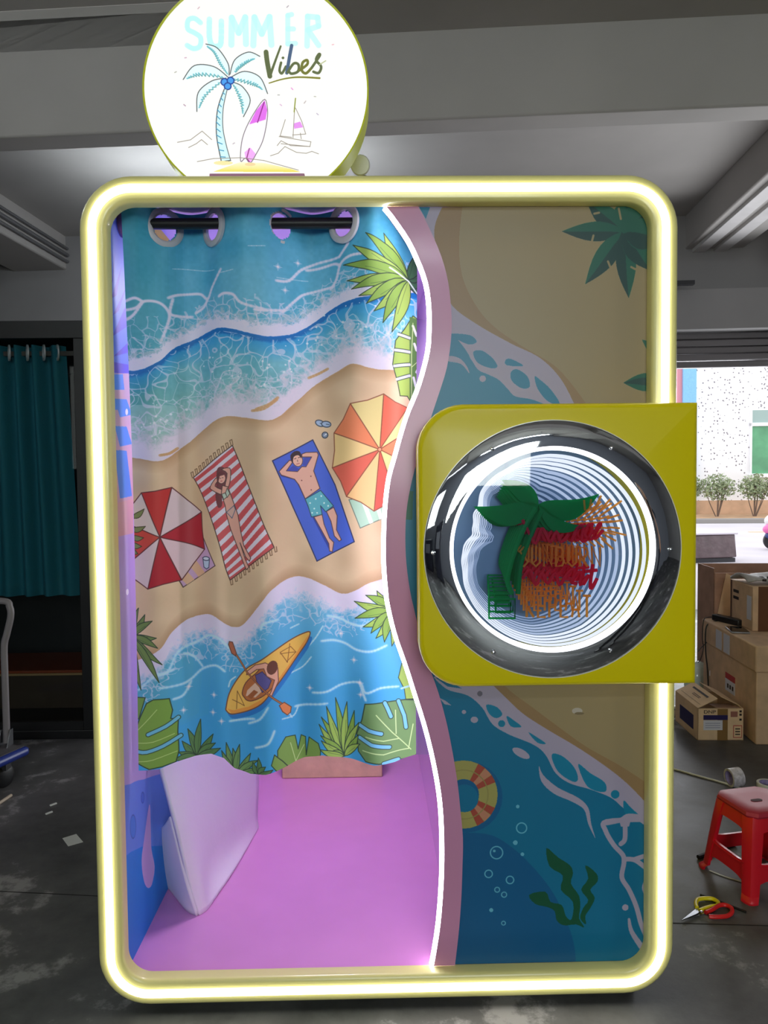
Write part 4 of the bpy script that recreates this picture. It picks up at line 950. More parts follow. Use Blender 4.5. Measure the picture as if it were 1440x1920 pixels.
for gx, sgn in GRX:
    i = int(np.argmin(abs(xs - gx))); j = int(np.argmin(abs(ZZ[i] - ROD_Z + .006)))
    tx = Vector((XX[i + 3, j] - XX[i - 3, j], YY[i + 3, j] - YY[i - 3, j], 0)).normalized()
    ax = Vector((-tx.y, tx.x, 0))
    c = Vector((gx, YY[i, j], ROD_Z - .006))
    MB().lathe([(.0355, -.004), (.04, -.0075), (.047, -.0075), (.053, -.004), (.053, .004), (.047, .0075), (.04, .0075), (.0355, .004), (.0355, -.004)], c, ax, 32).build('grommet', mat('pale_ring_plastic', (196, 196, 202), .35), cur)

# ------------------------------------------------------------------ things inside the booth
fo = MB()
def patch(rows_, n=8):
    return [sm(np.array(r, float), n) for r in rows_]
ZF = .099
def P_(x, y, Y): return at(x, y, Y=Y)
bl = [at(372, 1715, Z=ZF), at(398, 1690, Z=ZF), at(440, 1628, Z=ZF), at(482, 1552, Z=ZF)]
right = patch([[bl[0], P_(352, 1650, .30), P_(330, 1555, .29), P_(297, 1430, .285), P_(285, 1385, .285)],
               [at(385, 1706, Z=ZF), P_(372, 1640, .34), P_(352, 1545, .34), P_(330, 1425, .34), P_(322, 1380, .34)],
               [bl[1], P_(392, 1630, .45), P_(385, 1540, .46), P_(370, 1420, .46), P_(362, 1375, .46)],
               [bl[2], P_(432, 1590, .62), P_(430, 1520, .62), P_(425, 1420, .62), P_(420, 1370, .62)],
               [bl[3], P_(480, 1530, .86), P_(482, 1480, .86), P_(482, 1420, .86), P_(482, 1370, .86)]], 5)
right = np.array(right); right = np.array([sm(right[:, j], 5) for j in range(right.shape[1])]).transpose(1, 0, 2)
left = np.array(patch([[bl[0], P_(352, 1650, .30), P_(330, 1560, .31), P_(322, 1530, .33)],
                       [at(352, 1705, Z=ZF), P_(335, 1650, .36), P_(318, 1580, .37), P_(312, 1545, .38)],
                       [at(322, 1668, Z=ZF), P_(312, 1630, .44), P_(300, 1590, .45), P_(298, 1562, .45)],
                       [at(300, 1640, Z=ZF + .02), P_(294, 1618, .50), P_(287, 1600, .50), P_(284, 1588, .50)]], 5))
left = np.array([sm(left[:, j], 5) for j in range(left.shape[1])]).transpose(1, 0, 2)
M_foam = mat('white_packing_foam', (238, 230, 242), .75, bump=.25, bscale=14)
fm = thing('foam_sheet', (-.56, .5, ZF), 'white packing foam sheet folded and stood inside the booth by the left wall', 'packing foam')
MB().grid(right).build('front_fold', M_foam, fm, ang=180, solid=.014); MB().grid(left).build('back_fold', M_foam, fm, ang=180, solid=.014)
tp = MB()
for f in (.42, .78):
    k = int(f * (right.shape[0] - 1)); tp.tube([tuple(np.array(p) + (-.0, -.010, .0)) for p in right[k, 1:-1]], .0022, 5)
tp.build('seam', mat('foam_seam', (200, 190, 210), .7), fm)
bg = MB(); p0 = at(322, 1500, Y=.62)
bag = MB().lathe([(0, .0), (.03, .0), (.05, .05), (.055, .2), (.045, .36), (.03, .42), (0, .44)], (-.652, .66, ZF), (0, 0, 1), 20).build('bag', mat('dark_cloth', (40, 36, 48), .8, bump=.3, bscale=30))
tag(bag, 'dark cloth bag squeezed between the foam sheet and the booth wall', 'bag')
q0, q1_ = at(529, 1460, Z=ZF), at(717, 1456, Z=ZF)
cb = thing('cardboard_box', ((q0[0] + q1_[0]) / 2, q0[1] + .1, ZF), 'brown cardboard box on the lilac floor at the back of the booth', 'box')
MB().box((q0[0], q0[1], ZF), (q1_[0], q0[1] + .2, ZF + .26)).build('carton', M_card, cb, bevel=.004)
MB().box((q0[0] + .02, q0[1] - .0008, ZF + .14), (q1_[0] - .02, q0[1] + .0, ZF + .143)).build('seam', M_card2, cb)

# ------------------------------------------------------------------ round lit sign on top
sy = .06
sc_ = at(480, 167, Y=sy); sr = (at(692, 167, Y=sy)[0] - at(268, 167, Y=sy)[0]) / 2
sg = thing('round_sign', (sc_[0], sy + .05, 2.2), 'round lit sign reading SUMMER Vibes with a palm, on the booth top', 'sign')
sa = sign_art()
t = np.linspace(0, 2 * math.pi, 96, endpoint=False)
disc = MB().add([(sc_[0] + sr * .985 * math.cos(a), sy, max(sc_[2] + sr * .985 * math.sin(a), 2.2125)) for a in t], [tuple(range(96))])
disc.build('sign_face', print_mat('sign_face_print', sa, .4, 1.0, es=1.0), sg, uv=sa.uv(0), smooth=False, orient=False)
M_rim = mat('lime_acrylic_rim', (190, 196, 40), .3, emit=(214, 226, 40), es=.12)
rm_ = MB().lathe([(sr * .986, -.001), (sr, -.003), (sr, .085), (sr * .97, .09), (0, .09)], (sc_[0], sy, sc_[2]), (0, 1, 0), 96)
rm_.v = [(x, y, max(z, 2.2118)) for x, y, z in rm_.v]
rm_.build('rim', M_rim, sg, ang=40)
b0, b1 = at(395, 326, Y=.03), at(572, 326, Y=.03)
B('base', (b0[0], .012, 2.2035), (b1[0], .15, 2.2115), M_pink, sg, bevel=.002)
B('foot', (b0[0] + .02, .07, 2.181), (b1[0] - .02, .14, 2.2035), M_pink, sg)
rz = at(675, 309, Y=.3)
rl = thing('lamp_head', (rz[0], .32, 2.2025), 'small white round lamp head on a grey neck on the booth top behind the sign', 'lamp')
MB().lathe([(0, 0), (.026, .001), (.029, .006), (.027, .02), (.015, .05), (0, .055)], rz, (.12, 1, .25), 32).build('head', M_white, rl)
MB().tube([(rz[0] + .012, .33, rz[2] - .02), (rz[0] + .016, .34, 2.22), (rz[0] + .016, .34, 2.2065)], .008, 10).build('neck', M_grey, rl)
MB().lathe([(0, .006), (.03, .006), (.034, 0), (0, 0)], (rz[0] + .016, .34, 2.203), (0, 0, 1), 24).build('base', M_grey, rl)

# ------------------------------------------------------------------ round mirror unit at the right
HY = -.09
mc = at(1037, 1031, Y=HY - .004); MR = (at(1277, 1031, Y=HY)[0] - at(797, 1031, Y=HY)[0]) / 2; IR = MR * 193 / 240
un = thing('mirror_unit', (mc[0], -.05, .9), 'yellow square housing with a round glowing infinity mirror on the booth front', 'mirror')
hx0, hx1 = at(785, 1030, Y=HY)[0], at(1309, 1030, Y=HY)[0]; hz1, hz0 = at(1000, 756, Y=HY)[2], at(1000, 1288, Y=HY)[2]
CR = .115
def outl(a):
    """point where a ray from the mirror centre leaves the housing outline (left corners rounded)"""
    d = np.array([math.cos(a), math.sin(a)]); tt = 9
    if d[0] > 1e-9: tt = min(tt, (hx1 - mc[0]) / d[0])
    if d[0] < -1e-9: tt = min(tt, (hx0 - mc[0]) / d[0])
    if d[1] > 1e-9: tt = min(tt, (hz1 - mc[2]) / d[1])
    if d[1] < -1e-9: tt = min(tt, (hz0 - mc[2]) / d[1])
    p = np.array([mc[0], mc[2]]) + d * tt
    for cc in ((hx0 + CR, hz1 - CR, 1), (hx0 + CR, hz0 + CR, -1)):
        if p[0] < cc[0] and (p[1] - cc[1]) * cc[2] > 0:
            o = np.array([mc[0], mc[2]]) - np.array(cc[:2]); bb = o @ d; disc_ = bb * bb - (o @ o - CR * CR)
            p = np.array([mc[0], mc[2]]) + d * (-bb + math.sqrt(max(disc_, 0)))
    return p
angs = sorted(list(np.linspace(-math.pi, math.pi, 160, endpoint=False)) + [math.atan2(hz1 - mc[2], hx1 - mc[0]), math.atan2(hz0 - mc[2], hx1 - mc[0])])
G = []
for a in angs:
    p = outl(a); c, s = math.cos(a), math.sin(a)
    ins = lambda k: (mc[0] + (p[0] - mc[0]) * (1 - k), mc[2] + (p[1] - mc[2]) * (1 - k))
    i1, i2, i3 = ins(.010), ins(.032), ins(.036)
    G.append([(mc[0] + c * (IR + .004), .028, mc[2] + s * (IR + .004)), (mc[0] + c * (IR + .004), HY, mc[2] + s * (IR + .004)), (i3[0], HY, i3[1]), (i2[0], HY + .0004, i2[1]), (i1[0], HY + .0045, i1[1]), (p[0], HY + .015, p[1]), (p[0], -.008, p[1]), (mc[0] + c * (IR + .03), -.008, mc[2] + s * (IR + .03)), (mc[0] + c * (IR + .03), .028, mc[2] + s * (IR + .03))])
hs = MB().grid([g + [g[0]] for g in G], True).build('housing', M_yellow, un, ang=50)
mring = MB().lathe([(IR, .004), (IR, -.004), (MR - .003, -.004), (MR, -.0015), (MR, .004)], (mc[0], HY, mc[2]), (0, 1, 0), 128).build('mirror_ring', M_chrome, un, ang=40)
MB().lathe([(MR, .003), (MR, -.0035), (MR + .0022, -.0035), (MR + .0022, .003)], (mc[0], HY, mc[2]), (0, 1, 0), 128).build('ring_edge', M_edge, un, ang=40)
for x, y in ((923, 842), (1147, 840), (812, 1037), (1257, 1030), (925, 1223), (1145, 1220)):
    p = at(x, y, Y=HY - .005); MB().lathe([(0, -.005), (.003, -.0045), (.005, -.002), (.0052, .002)], p, (0, 1, 0), 16).build('bolt', M_bolt, mring)
MB().lathe([(0, 0), (IR + .004, 0)], (mc[0], .026, mc[2]), (0, 1, 0), 64).build('back_plate', mat('haze_blue_plate', (84, 116, 158), .4, .2), un, orient=False)  # matte plate tinted like the hazy mirror gaps, in place of a mirror
M_r = [glow('led_and_reflection_%d' % k, c, s) for k, (c, s) in enumerate((((250, 250, 255), 3.2), ((236, 242, 255), 1.25), ((206, 224, 255), .85), ((176, 202, 244), .6)))]  # first glow is the real ring, the weaker ones draw its reflections
ledr = MB().lathe([(IR - .0005, .0), (IR - .010, .002), (IR - .010, .014), (IR - .0005, .016)], (mc[0], HY - .001, mc[2]), (0, 1, 0), 128).build('led_ring', M_r[0], un, ang=50)
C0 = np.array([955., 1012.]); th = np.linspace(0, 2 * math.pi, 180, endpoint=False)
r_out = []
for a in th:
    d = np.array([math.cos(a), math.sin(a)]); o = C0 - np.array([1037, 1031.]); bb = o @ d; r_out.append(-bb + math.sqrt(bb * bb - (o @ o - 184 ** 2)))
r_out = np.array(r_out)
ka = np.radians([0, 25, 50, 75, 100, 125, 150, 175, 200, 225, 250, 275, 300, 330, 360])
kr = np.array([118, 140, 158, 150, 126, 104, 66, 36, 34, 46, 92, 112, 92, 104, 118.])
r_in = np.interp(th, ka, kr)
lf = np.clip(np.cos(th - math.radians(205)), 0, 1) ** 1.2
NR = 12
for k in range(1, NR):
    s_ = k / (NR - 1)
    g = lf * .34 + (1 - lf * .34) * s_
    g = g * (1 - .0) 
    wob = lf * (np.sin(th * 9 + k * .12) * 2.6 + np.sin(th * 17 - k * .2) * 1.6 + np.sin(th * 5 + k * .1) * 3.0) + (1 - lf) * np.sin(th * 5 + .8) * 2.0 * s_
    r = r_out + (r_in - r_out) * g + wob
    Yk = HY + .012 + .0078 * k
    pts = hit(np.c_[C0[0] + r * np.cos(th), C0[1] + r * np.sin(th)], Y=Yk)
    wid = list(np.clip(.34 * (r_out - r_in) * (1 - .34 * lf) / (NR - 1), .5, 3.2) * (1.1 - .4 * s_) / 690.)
    MB().tube(pts, wid, 6, True).build('reflected_led_ring', M_r[1 if k < 5 else 2 if k < 9 else 3], ledr, orient=False)  # glowing tubes modelled in place of the ring's repeated reflections
# acrylic lettering, with shrunken copies modelled as its mirror reflections
k9 = K(860, 780, 3.6)
def pth(pts, r=2.6, curve=0, Y=HY + .012):
    p = sm(pts, curve) if curve else pts
    return MB().tube(hit(p, Y=Y), r / 690., 6)
LET = []
def acrylic(name, col):
    m = bpy.data.materials.new(name); m.use_nodes = True; nt = m.node_tree; nt.nodes.remove(nt.nodes['Principled BSDF']); N = nt.nodes.new; L = nt.links.new
    c = tuple(lin(col)) + (1,); d, t, p, a, b = N('ShaderNodeBsdfDiffuse'), N('ShaderNodeBsdfTranslucent'), N('ShaderNodeBsdfTransparent'), N('ShaderNodeMixShader'), N('ShaderNodeMixShader')
    for n in (d, t, p): n.inputs[0].default_value = c
    a.inputs[0].default_value = .55; b.inputs[0].default_value = .42
    L(d.outputs[0], a.inputs[1]); L(t.outputs[0], a.inputs[2]); L(a.outputs[0], b.inputs[1]); L(p.outputs[0], b.inputs[2]); L(b.outputs[0], nt.nodes['Material Output'].inputs[0])
    return m
GRN, RED, ORG_ = acrylic('green_acrylic', (54, 196, 128)), acrylic('crimson_acrylic', (244, 76, 116)), acrylic('orange_acrylic', (255, 204, 118))
def multi(paths, r=2.6, curve=0):
    m = MB()
    for p in paths:
        q = pth(p, r, curve); m.add(q.v, q.f)
    return m
def leafmesh(a, b, w, bend=0):
    a, b = np.array(a), np.array(b); d = b - a; n = np.array([-d[1], d[0]]) / np.hypot(*d); tt = np.linspace(0, 1, 12); ww = np.sin(np.pi * tt ** .75) * w / 2
    c = a + tt[:, None] * d + (np.sin(np.pi * tt) * bend)[:, None] * n
    return MB().prism(hit(np.r_[c + ww[:, None] * n, (c - ww[:, None] * n)[1:-1][::-1]], Y=HY + .012), (0, .003, 0))
def merge(*ms):
    m = MB()
    for q in ms: m.add(q.v, q.f)
    return m
o_ = k9((540, 600))[0]
LET.append(('palm_leaf', merge(leafmesh(o_, k9((100, 610))[0], 42, -18), leafmesh(o_, k9((290, 430))[0], 34, 4)), GRN))
LET.append(('palm_leaf', merge(leafmesh(o_, k9((950, 525))[0], 40, 20), leafmesh(o_, k9((880, 740))[0], 26, 22)), GRN))
LET.append(('palm_trunk', multi([k9((520, 620), (420, 800), (350, 1000), (330, 1120), (360, 1200)), k9((560, 640), (480, 820), (420, 1000), (400, 1200))], 4.5, 4), GRN))
LET.append(('square_outline', multi([k9((205, 1235), (380, 1235), (380, 1365), (205, 1365), (205, 1235)), k9((250, 1260), (350, 1260), (350, 1325), (250, 1325), (250, 1260))], 2.4), GRN))
def text_mesh(txt, x0, x1, y0, y1):
    """block letters traced as strokes inside a pixel box"""
    ST = {'S': [[(1, .08), (.5, 0), (0, .22), (.5, .48), (1, .76), (.5, 1), (0, .9)]], 'U': [[(0, 0), (0, .8), (.5, 1), (1, .8), (1, 0)]], 'N': [[(0, 1), (0, 0), (1, 1), (1, 0)]], 'B': [[(0, 0), (0, 1), (.8, .95), (1, .72), (.75, .5), (0, .48), (.7, .46), (.9, .25), (.7, .03), (0, 0)]],
          'R': [[(0, 1), (0, 0), (.8, .05), (.95, .27), (.7, .5), (0, .5), (.95, 1)]], 'E': [[(1, 0), (0, 0), (0, 1), (1, 1)], [(0, .48), (.8, .48)]], 'P': [[(0, 1), (0, 0), (.8, .05), (1, .27), (.7, .52), (0, .52)]], 'A': [[(0, 1), (.5, 0), (1, 1)], [(.2, .65), (.8, .65)]], 'T': [[(0, 0), (1, 0)], [(.5, 0), (.5, 1)]]}
    n = len(txt); w = (x1 - x0) / n; out = []
    for i, ch in enumerate(txt):
        for s in ST[ch]: out.append([(x0 + w * (i + .12 + .66 * a), y0 + (y1 - y0) * b) for a, b in s])
    return multi(out, 2.2)
LET.append(('lettering_sunburn', text_mesh('SUNBURN', 972, 1130, 1026, 1062), ORG_))
LET.append(('lettering_repeat', text_mesh('REPEAT', 985, 1112, 1117, 1157), ORG_))
LET.append(('script_lettering', multi([k9((430, 700), (480, 800), (520, 860), (560, 760), (590, 800), (620, 850), (660, 780), (690, 850), (740, 800)), k9((760, 850), (800, 760), (840, 750), (830, 840), (870, 830), (900, 770), (880, 730), (850, 800), (900, 830), (940, 740), (960, 730), (920, 800), (925, 825), (975, 770))], 3.0, 4), RED))
LET.append(('script_lettering', multi([k9((430, 1100), (480, 1040), (520, 1140), (560, 1060), (600, 1130), (650, 1060), (680, 1140), (720, 1080)), k9((800, 1130), (760, 1120), (800, 1060), (830, 1060), (820, 1140), (870, 1080)), k9((905, 1000), (890, 1120), (895, 1165), (935, 1095)), k9((850, 1050), (935, 1040))], 3.2, 4), RED))
rays_ = []
for a, r0, r1 in ((-64, 30, 62), (-48, 34, 66), (-35, 30, 80), (-18, 40, 64), (-8, 38, 68), (5, 40, 62), (14, 40, 76), (28, 40, 62), (42, 38, 66), (-80, 30, 50), (-96, 28, 48)):
    c, s = math.cos(math.radians(a)), math.sin(math.radians(a)); rays_.append([(1100 + c * r0, 985 + s * r0), (1100 + c * r1, 985 + s * r1)])
LET.append(('sun_ray', multi(rays_, 1.9), ORG_))
CEN = np.array(at(938, 1002, Y=HY + .012))
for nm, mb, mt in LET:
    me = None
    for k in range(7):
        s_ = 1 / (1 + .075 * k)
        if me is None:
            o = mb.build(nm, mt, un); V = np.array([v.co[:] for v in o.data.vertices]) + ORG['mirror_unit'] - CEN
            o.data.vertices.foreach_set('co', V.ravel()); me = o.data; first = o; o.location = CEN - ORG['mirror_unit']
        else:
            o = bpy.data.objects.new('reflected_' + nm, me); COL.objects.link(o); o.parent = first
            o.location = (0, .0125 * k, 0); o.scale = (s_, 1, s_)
MB().lathe([(0, 0), (IR - .001, 0)], (mc[0], HY - .002, mc[2]), (0, 1, 0), 64).build('front_glass', clear('half_mirror_glass', (236, 240, 246), .07), un, orient=False)

# ================================================================== WORKSHOP THINGS, RIGHT SIDE
def frame2(P0, P1):
    """right and back unit vectors on the floor from two corner points"""
    r = np.array([P1[0] - P0[0], P1[1] - P0[1], 0]); r /= np.linalg.norm(r)
    return r, np.array([-r[1], r[0], 0])
def pbox(P0, r, b, w, d, z0, z1, m=None):
    m = m or MB(); P0 = np.array([P0[0], P0[1], 0.])
    vs = [P0 + r * x + b * y + np.array([0, 0, z]) for z in (z0, z1) for x, y in ((0, 0), (w, 0), (w, d), (0, d))]
    return m.add(vs, [(0, 3, 2, 1), (4, 5, 6, 7), (0, 1, 5, 4), (1, 2, 6, 5), (2, 3, 7, 6), (3, 0, 4, 7)])
def decal(P0, r, b, x0, x1, z0, z1, side='front', off=.0012):
    """a thin sticker on the front or the left face of a box"""
    P0 = np.array([P0[0], P0[1], 0.]); Z = np.array([0, 0, 1.])
    if side == 'front': o, a, n = P0, r, -b
    elif side == 'left': o, a, n = P0, b, -r
    q = [o + a * x + Z * z + n * .0003 for x, z in ((x0, z0), (x1, z0), (x1, z1), (x0, z1))]
    return MB().prism(q, n * off)
def text_on(name, txt, size, loc, r, m, parent, narrow=1.0, up=(0, 0, 1), ext=.0006):
    cu = bpy.data.curves.new(name, 'FONT'); cu.body = txt; cu.size = size; cu.extrude = ext
    to = bpy.data.objects.new(name + '_t', cu); COL.objects.link(to)
    bpy.context.view_layer.update()
    me = bpy.data.meshes.new_from_object(to.evaluated_get(bpy.context.evaluated_depsgraph_get()))
    bpy.data.objects.remove(to)
    R_ = np.array(r, float); U = np.array(up, float); N = np.cross(R_, U)
    V = np.array([v.co[:] for v in me.vertices]); W_ = V[:, :1] * R_ * narrow + V[:, 1:2] * U + V[:, 2:3] * N + np.array(loc)
    mb = MB(); mb.v = [tuple(p) for p in W_]; mb.f = [tuple(p.vertices) for p in me.polygons]
    return mb.build(name, m, parent, smooth=False)
INKM, PURP, WHITE_P, REDP, BRN = mat('box_ink', (44, 34, 32), .7), mat('purple_label', (34, 24, 84), .5), mat('label_paper', (214, 214, 226), .6), mat('red_label', (176, 48, 52), .6), mat('tape_brown', (104, 66, 40), .35)
# small carton with open flaps
A0, A1 = at(1308, 1388, Z=0), at(1395, 1388, Z=0)
r, b = frame2(A0, A1); w = math.dist(A0, A1) - .004; H1 = .174; D1 = .335
th_ = thing('open_carton', (A0[0] + w / 2, A0[1] + .15, 0), 'small open carton with DNP print and purple label bars on the floor', 'box', 'cartons on the workshop floor')
m = MB()
for lo in ((0, 0, w, .004), (0, D1 - .004, w, .004)): pbox(np.array(A0) + r * lo[0] + b * lo[1], r, b, lo[2], lo[3], 0, H1, m)
pbox(A0, r, b, .004, D1, 0, H1, m); pbox(np.array(A0) + r * (w - .004), r, b, .004, D1, 0, H1, m); pbox(A0, r, b, w, D1, 0, .004, m)
m.build('carton', M_card3, th_, smooth=False)
o3 = np.array([A0[0], A0[1], 0.]); Zv = np.array([0, 0, 1.])
def flap(p, q, up, wv): return MB().prism([p, q, q + wv, p + wv], up)
pL = o3 + Zv * H1; fl = r * .105 + Zv * .052
flap(pL, pL + b * D1, np.array([0, 0, .003]), fl).build('flap', M_card3, th_, smooth=False)
pR = o3 + r * w + Zv * H1; fr = -r * .105 + Zv * .05
flap(pR + b * .05, pR + b * D1, np.array([0, 0, .003]), fr).build('flap', M_card3, th_, smooth=False)
flap(o3 + r * .1 + b * .01 + Zv * H1, o3 + r * (w - .02) + b * .01 + Zv * H1, np.array([0, 0, .003]), b * .1 - Zv * .01).build('flap', M_card2, th_, smooth=False)
n_ = np.cross(b, fl / np.linalg.norm(fl)); n_ = n_ if n_[2] > 0 else -n_
def on_flap(u0, u1, v0, v1, mt, nm): 
    p = pL + Zv * .0035 + n_ * .0008
    MB().prism([p + b * u0 + fl * v0, p + b * u1 + fl * v0, p + b * u1 + fl * v1, p + b * u0 + fl * v1], n_ * .0006).build(nm, mt, th_, smooth=False)
on_flap(.06, .27, .70, .80, INKM, 'printed_bar'); on_flap(.1, .2, .50, .53, INKM, 'printed_line'); on_flap(.1, .2, .42, .45, INKM, 'printed_line'); on_flap(.02, .3, .2, .21, INKM, 'printed_line')
decal(A0, r, b, .03, .16, .112, .138).build('label_bar', PURP, th_, smooth=False); decal(A0, r, b, .03, .132, .056, .110).build('label', WHITE_P, th_, smooth=False)
decal(A0, r, b, .105, .16, .0, .172, off=.0006).build('tape', mat('clear_brown_tape', (140, 108, 66), .25), th_, smooth=False)
decal(A0, r, b, .19, .236, .014, .082, off=.0008).build('warning_frame', REDP, th_, smooth=False); decal(A0, r, b, .193, .233, .018, .078).build('warning_label', M_card3, th_, smooth=False)
for z in (.03, .045, .06): decal(A0, r, b, .2, .226, z, z + .006, off=.002).build('printed_line', INKM, th_, smooth=False)
decal(A0, r, b, .175, .212, .128, .158).build('pale_red_print', mat('faded_red_print', (156, 100, 88), .7), th_, smooth=False)
for z in (.108, .135, .153): decal(A0, r, b, .222, .234, z, z + .011).build('handling_mark', INKM, th_, smooth=False)
decal(A0, r, b, .06, .26, .04, .12, 'left').build('label_bar', PURP, th_, smooth=False)
text_on('lettering', 'DNP', .026, o3 + r * .03 + Zv * .147 - b * .001, r, INKM, th_, 1.25)
for z in (.092, .08, .068): decal(A0, r, b, .04, .12, z, z + .003, off=.0018).build('printed_line', mat('grey_print', (140, 140, 168), .7), th_, smooth=False)
# big carton with its deep lid
B0, B1 = np.array([1.992, 1.93, 0]), np.array([2.66, 1.872, 0])
r, b = frame2(B0, B1); wB, dB, hB, hL = .66, .80, .388, .53
bg = thing('big_carton', tuple(B0 + r * .33 + b * .4), 'large worn carton under a deep lid, with red and white label, behind the small carton', 'box', 'cartons on the workshop floor')
pbox(B0 + r * .008 + b * .008, r, b, wB - .016, dB - .016, 0, hB + .02).build('carton', M_card, bg, bevel=.006)
lid = pbox(B0, r, b, wB, dB, hB, hL).build('lid', M_card, bg, bevel=.008)
C0 = B0 + r * .008 + b * .008
decal(C0, r, b, .28, .42, .18, .25, 'left').build('label', WHITE_P, bg, smooth=False); decal(C0, r, b, .28, .42, .25, .285, 'left').build('label_band', REDP, bg, smooth=False)
for x in (.30, .335, .37): decal(C0, r, b, x, x + .02, .2, .225, 'left', .002).build('printed_mark', INKM, bg, smooth=False)
decal(B0, r, b, .47, .56, .40, .51, 'left').build('paper_sticker', WHITE_P, lid, smooth=False); decal(B0, r, b, .35, .44, .40, .51, 'left').build('paper_sticker', WHITE_P, lid, smooth=False)
decal(C0, r, b, .09, .105, .05, .34, 'front').build('tape_edge', M_card2, bg, smooth=False)
# taped carton and an upright open carton above / behind, newspaper on top
U0 = np.array(at(1411, 1184, Z=hL)); hU = .262
ub = thing('taped_carton', (U0[0] + .2, U0[1] + .15, hL), 'taped carton standing on the lid of the large worn carton', 'box', 'stacked cartons')
pbox(U0, r, b, .40, .33, hL + .001, hL + hU).build('carton', M_card, ub, bevel=.006)
decal(U0, r, b, .02, .08, hL + .06, hL + .2, 'left').build('label', WHITE_P, ub, smooth=False)
for z in (.15, .19): decal(U0, r, b, .20, .28, hL + z, hL + z + .018, 'left').build('printed_bar', INKM, ub, smooth=False)
decal(U0, r, b, .30, .325, hL + .0, hL + hU - .002, 'left', .0008).build('tape', BRN, ub, smooth=False)
decal(U0, r, b, .03, .09, hL + .0, hL + hU - .002, 'front', .0008).build('tape', BRN, ub, smooth=False)
V0 = np.array(at(1338, 1150, Y=2.86)); V0[2] = 0
vb = thing('tall_open_carton', (V0[0] + .25, V0[1] + .2, 0), 'tall dark open carton with a pale leaning flap, behind the large worn carton', 'box', 'cartons on the workshop floor')
m = MB(); pbox(V0, r, b, .62, .006, 0, .80, m); pbox(V0, r, b, .006, .3, 0, .83, m); pbox(V0 + b * .29, r, b, .62, .006, 0, .83, m); pbox(V0 + r * .614, r, b, .006, .3, 0, .83, m)
m.build('carton', M_card2, vb, smooth=False)
p = V0 + np.array([0, 0, .55]) - b * .004
MB().prism([p + r * .02 - np.array([0, 0, .03]), p + r * .17 - np.array([0, 0, .03]), p + r * .17 + Zv * .20, p + r * .075 + Zv * .25], -b * .004).build('flap', M_card3, vb, smooth=False)
decal(V0, r, b, .09, .13, .52, .565, 'front', .006).build('label', WHITE_P, vb, smooth=False)
N0 = U0 + r * -.02 + b * .02
npz = hL + hU + .012
nw = MB()
G = [[tuple(N0 + r * (.46 * i / 12) + b * (.26 * j / 8) + np.array([0, 0, npz - U0[2] + .012 + .011 * math.sin(i * .9 + j * .5) + .02 * math.sin(math.pi * j / 8)])) for j in range(9)] for i in range(13)]
nw.grid(G)
nwo = nw.build('crumpled_newspaper', mat('newsprint', (186, 182, 180), .8, noise=.14, nscale=40), None, ang=60, solid=.016)
tag(nwo, 'crumpled grey newspaper lying on the taped carton', 'newspaper')
for k in range(6):
    q = N0 + r * (.08 + .045 * k) - b * .004 + np.array([0, 0, npz - U0[2] + .014]); 
    MB().prism([q, q + r * .022, q + r * .022 + b * .05 + Zv * .012, q + b * .05 + Zv * .012], Zv * .012).build('printed_block', INKM, nwo, smooth=False)
# power strip with its cables, and a tablet
s0, s1 = np.array(at(1334, 1156, Z=hL + .022)), np.array(at(1384, 1168, Z=hL + .022))
ps = thing('power_adapter', tuple((s0 + s1) / 2 - [0, 0, .02]), 'black power strip lying along the edge of the large carton lid', 'power strip')
rs, bs = frame2(s0, s1)
pbox(s0, rs, bs, math.dist(s0, s1), .05, hL + .001, hL + .038).build('body', M_black, ps, bevel=.006)
for k, px in enumerate(([(1336, 1157), (1322, 1159), (1318, 1172), (1317, 1200), (1319, 1215), (1314, 1235), (1309, 1242)], [(1345, 1164), (1328, 1170), (1323, 1184), (1323, 1220), (1326, 1250), (1328, 1286)], [(1350, 1168), (1332, 1172), (1330, 1190), (1326, 1203), (1316, 1213), (1308, 1222)])):
    q = sm(np.array([at(x, y, Y=2.60 + .02 * k) for x, y in px]), 5)
    MB().tube(q, .0042 if k == 1 else .0028, 6).build('cable', M_black, ps)
c = at(1337, 1262, Y=2.6); MB().obox(c, (.045, .002, .035)).build('paper_tag', WHITE_P, ps, smooth=False)
tcen = np.array(at(1389, 1181, Z=hL + .006))
tb_ = thing('tablet', tuple(tcen), 'black glossy tablet lying on the large carton lid beside the taped carton', 'tablet')
MB().obox(tuple(tcen + [-.02, .0, .0]), (.10, .17, .009), -.25).build('body', mat('silver_case', (170, 172, 176), .3, .8), tb_, bevel=.003)
MB().obox(tuple(tcen + [-.02, 0, .005]), (.094, .162, .002), -.25).build('screen', mat('black_glass', (12, 13, 16), .06), tb_, smooth=False)
# clear plastic bag and a silver tape roll between booth and cartons
def lump(name, c, rad, m, label, cat, seed=1):
    bm = bmesh.new(); bmesh.ops.create_icosphere(bm, subdivisions=3, radius=1)
    g = np.random.default_rng(seed); ks = g.normal(size=(7, 3)) * 3.2; phs = g.uniform(0, 6, 7)
    mb = MB()
    for v in bm.verts:
        p = np.array(v.co); f = 1 + .08 * sum(abs(math.sin(k @ p + q)) for k, q in zip(ks, phs)) / 2 - .14
        p = p * f; p[2] = max(p[2], -.75); mb.v.append(tuple(np.array(c) + p * np.array(rad)))
    mb.f = [tuple(v.index for v in f.verts) for f in bm.faces]; bm.free()
    return tag(mb.build(name, m, ang=30), label, cat)
pc = at(1316, 1283, Z=.0)
lump('plastic_bag', (pc[0] - .12, pc[1] - .22, .09), (.09, .06, .12), mat('clear_plastic', (210, 226, 222), .12, noise=.1, nscale=30), 'crumpled pale plastic bag on the floor behind the small open carton', 'bag', 3)
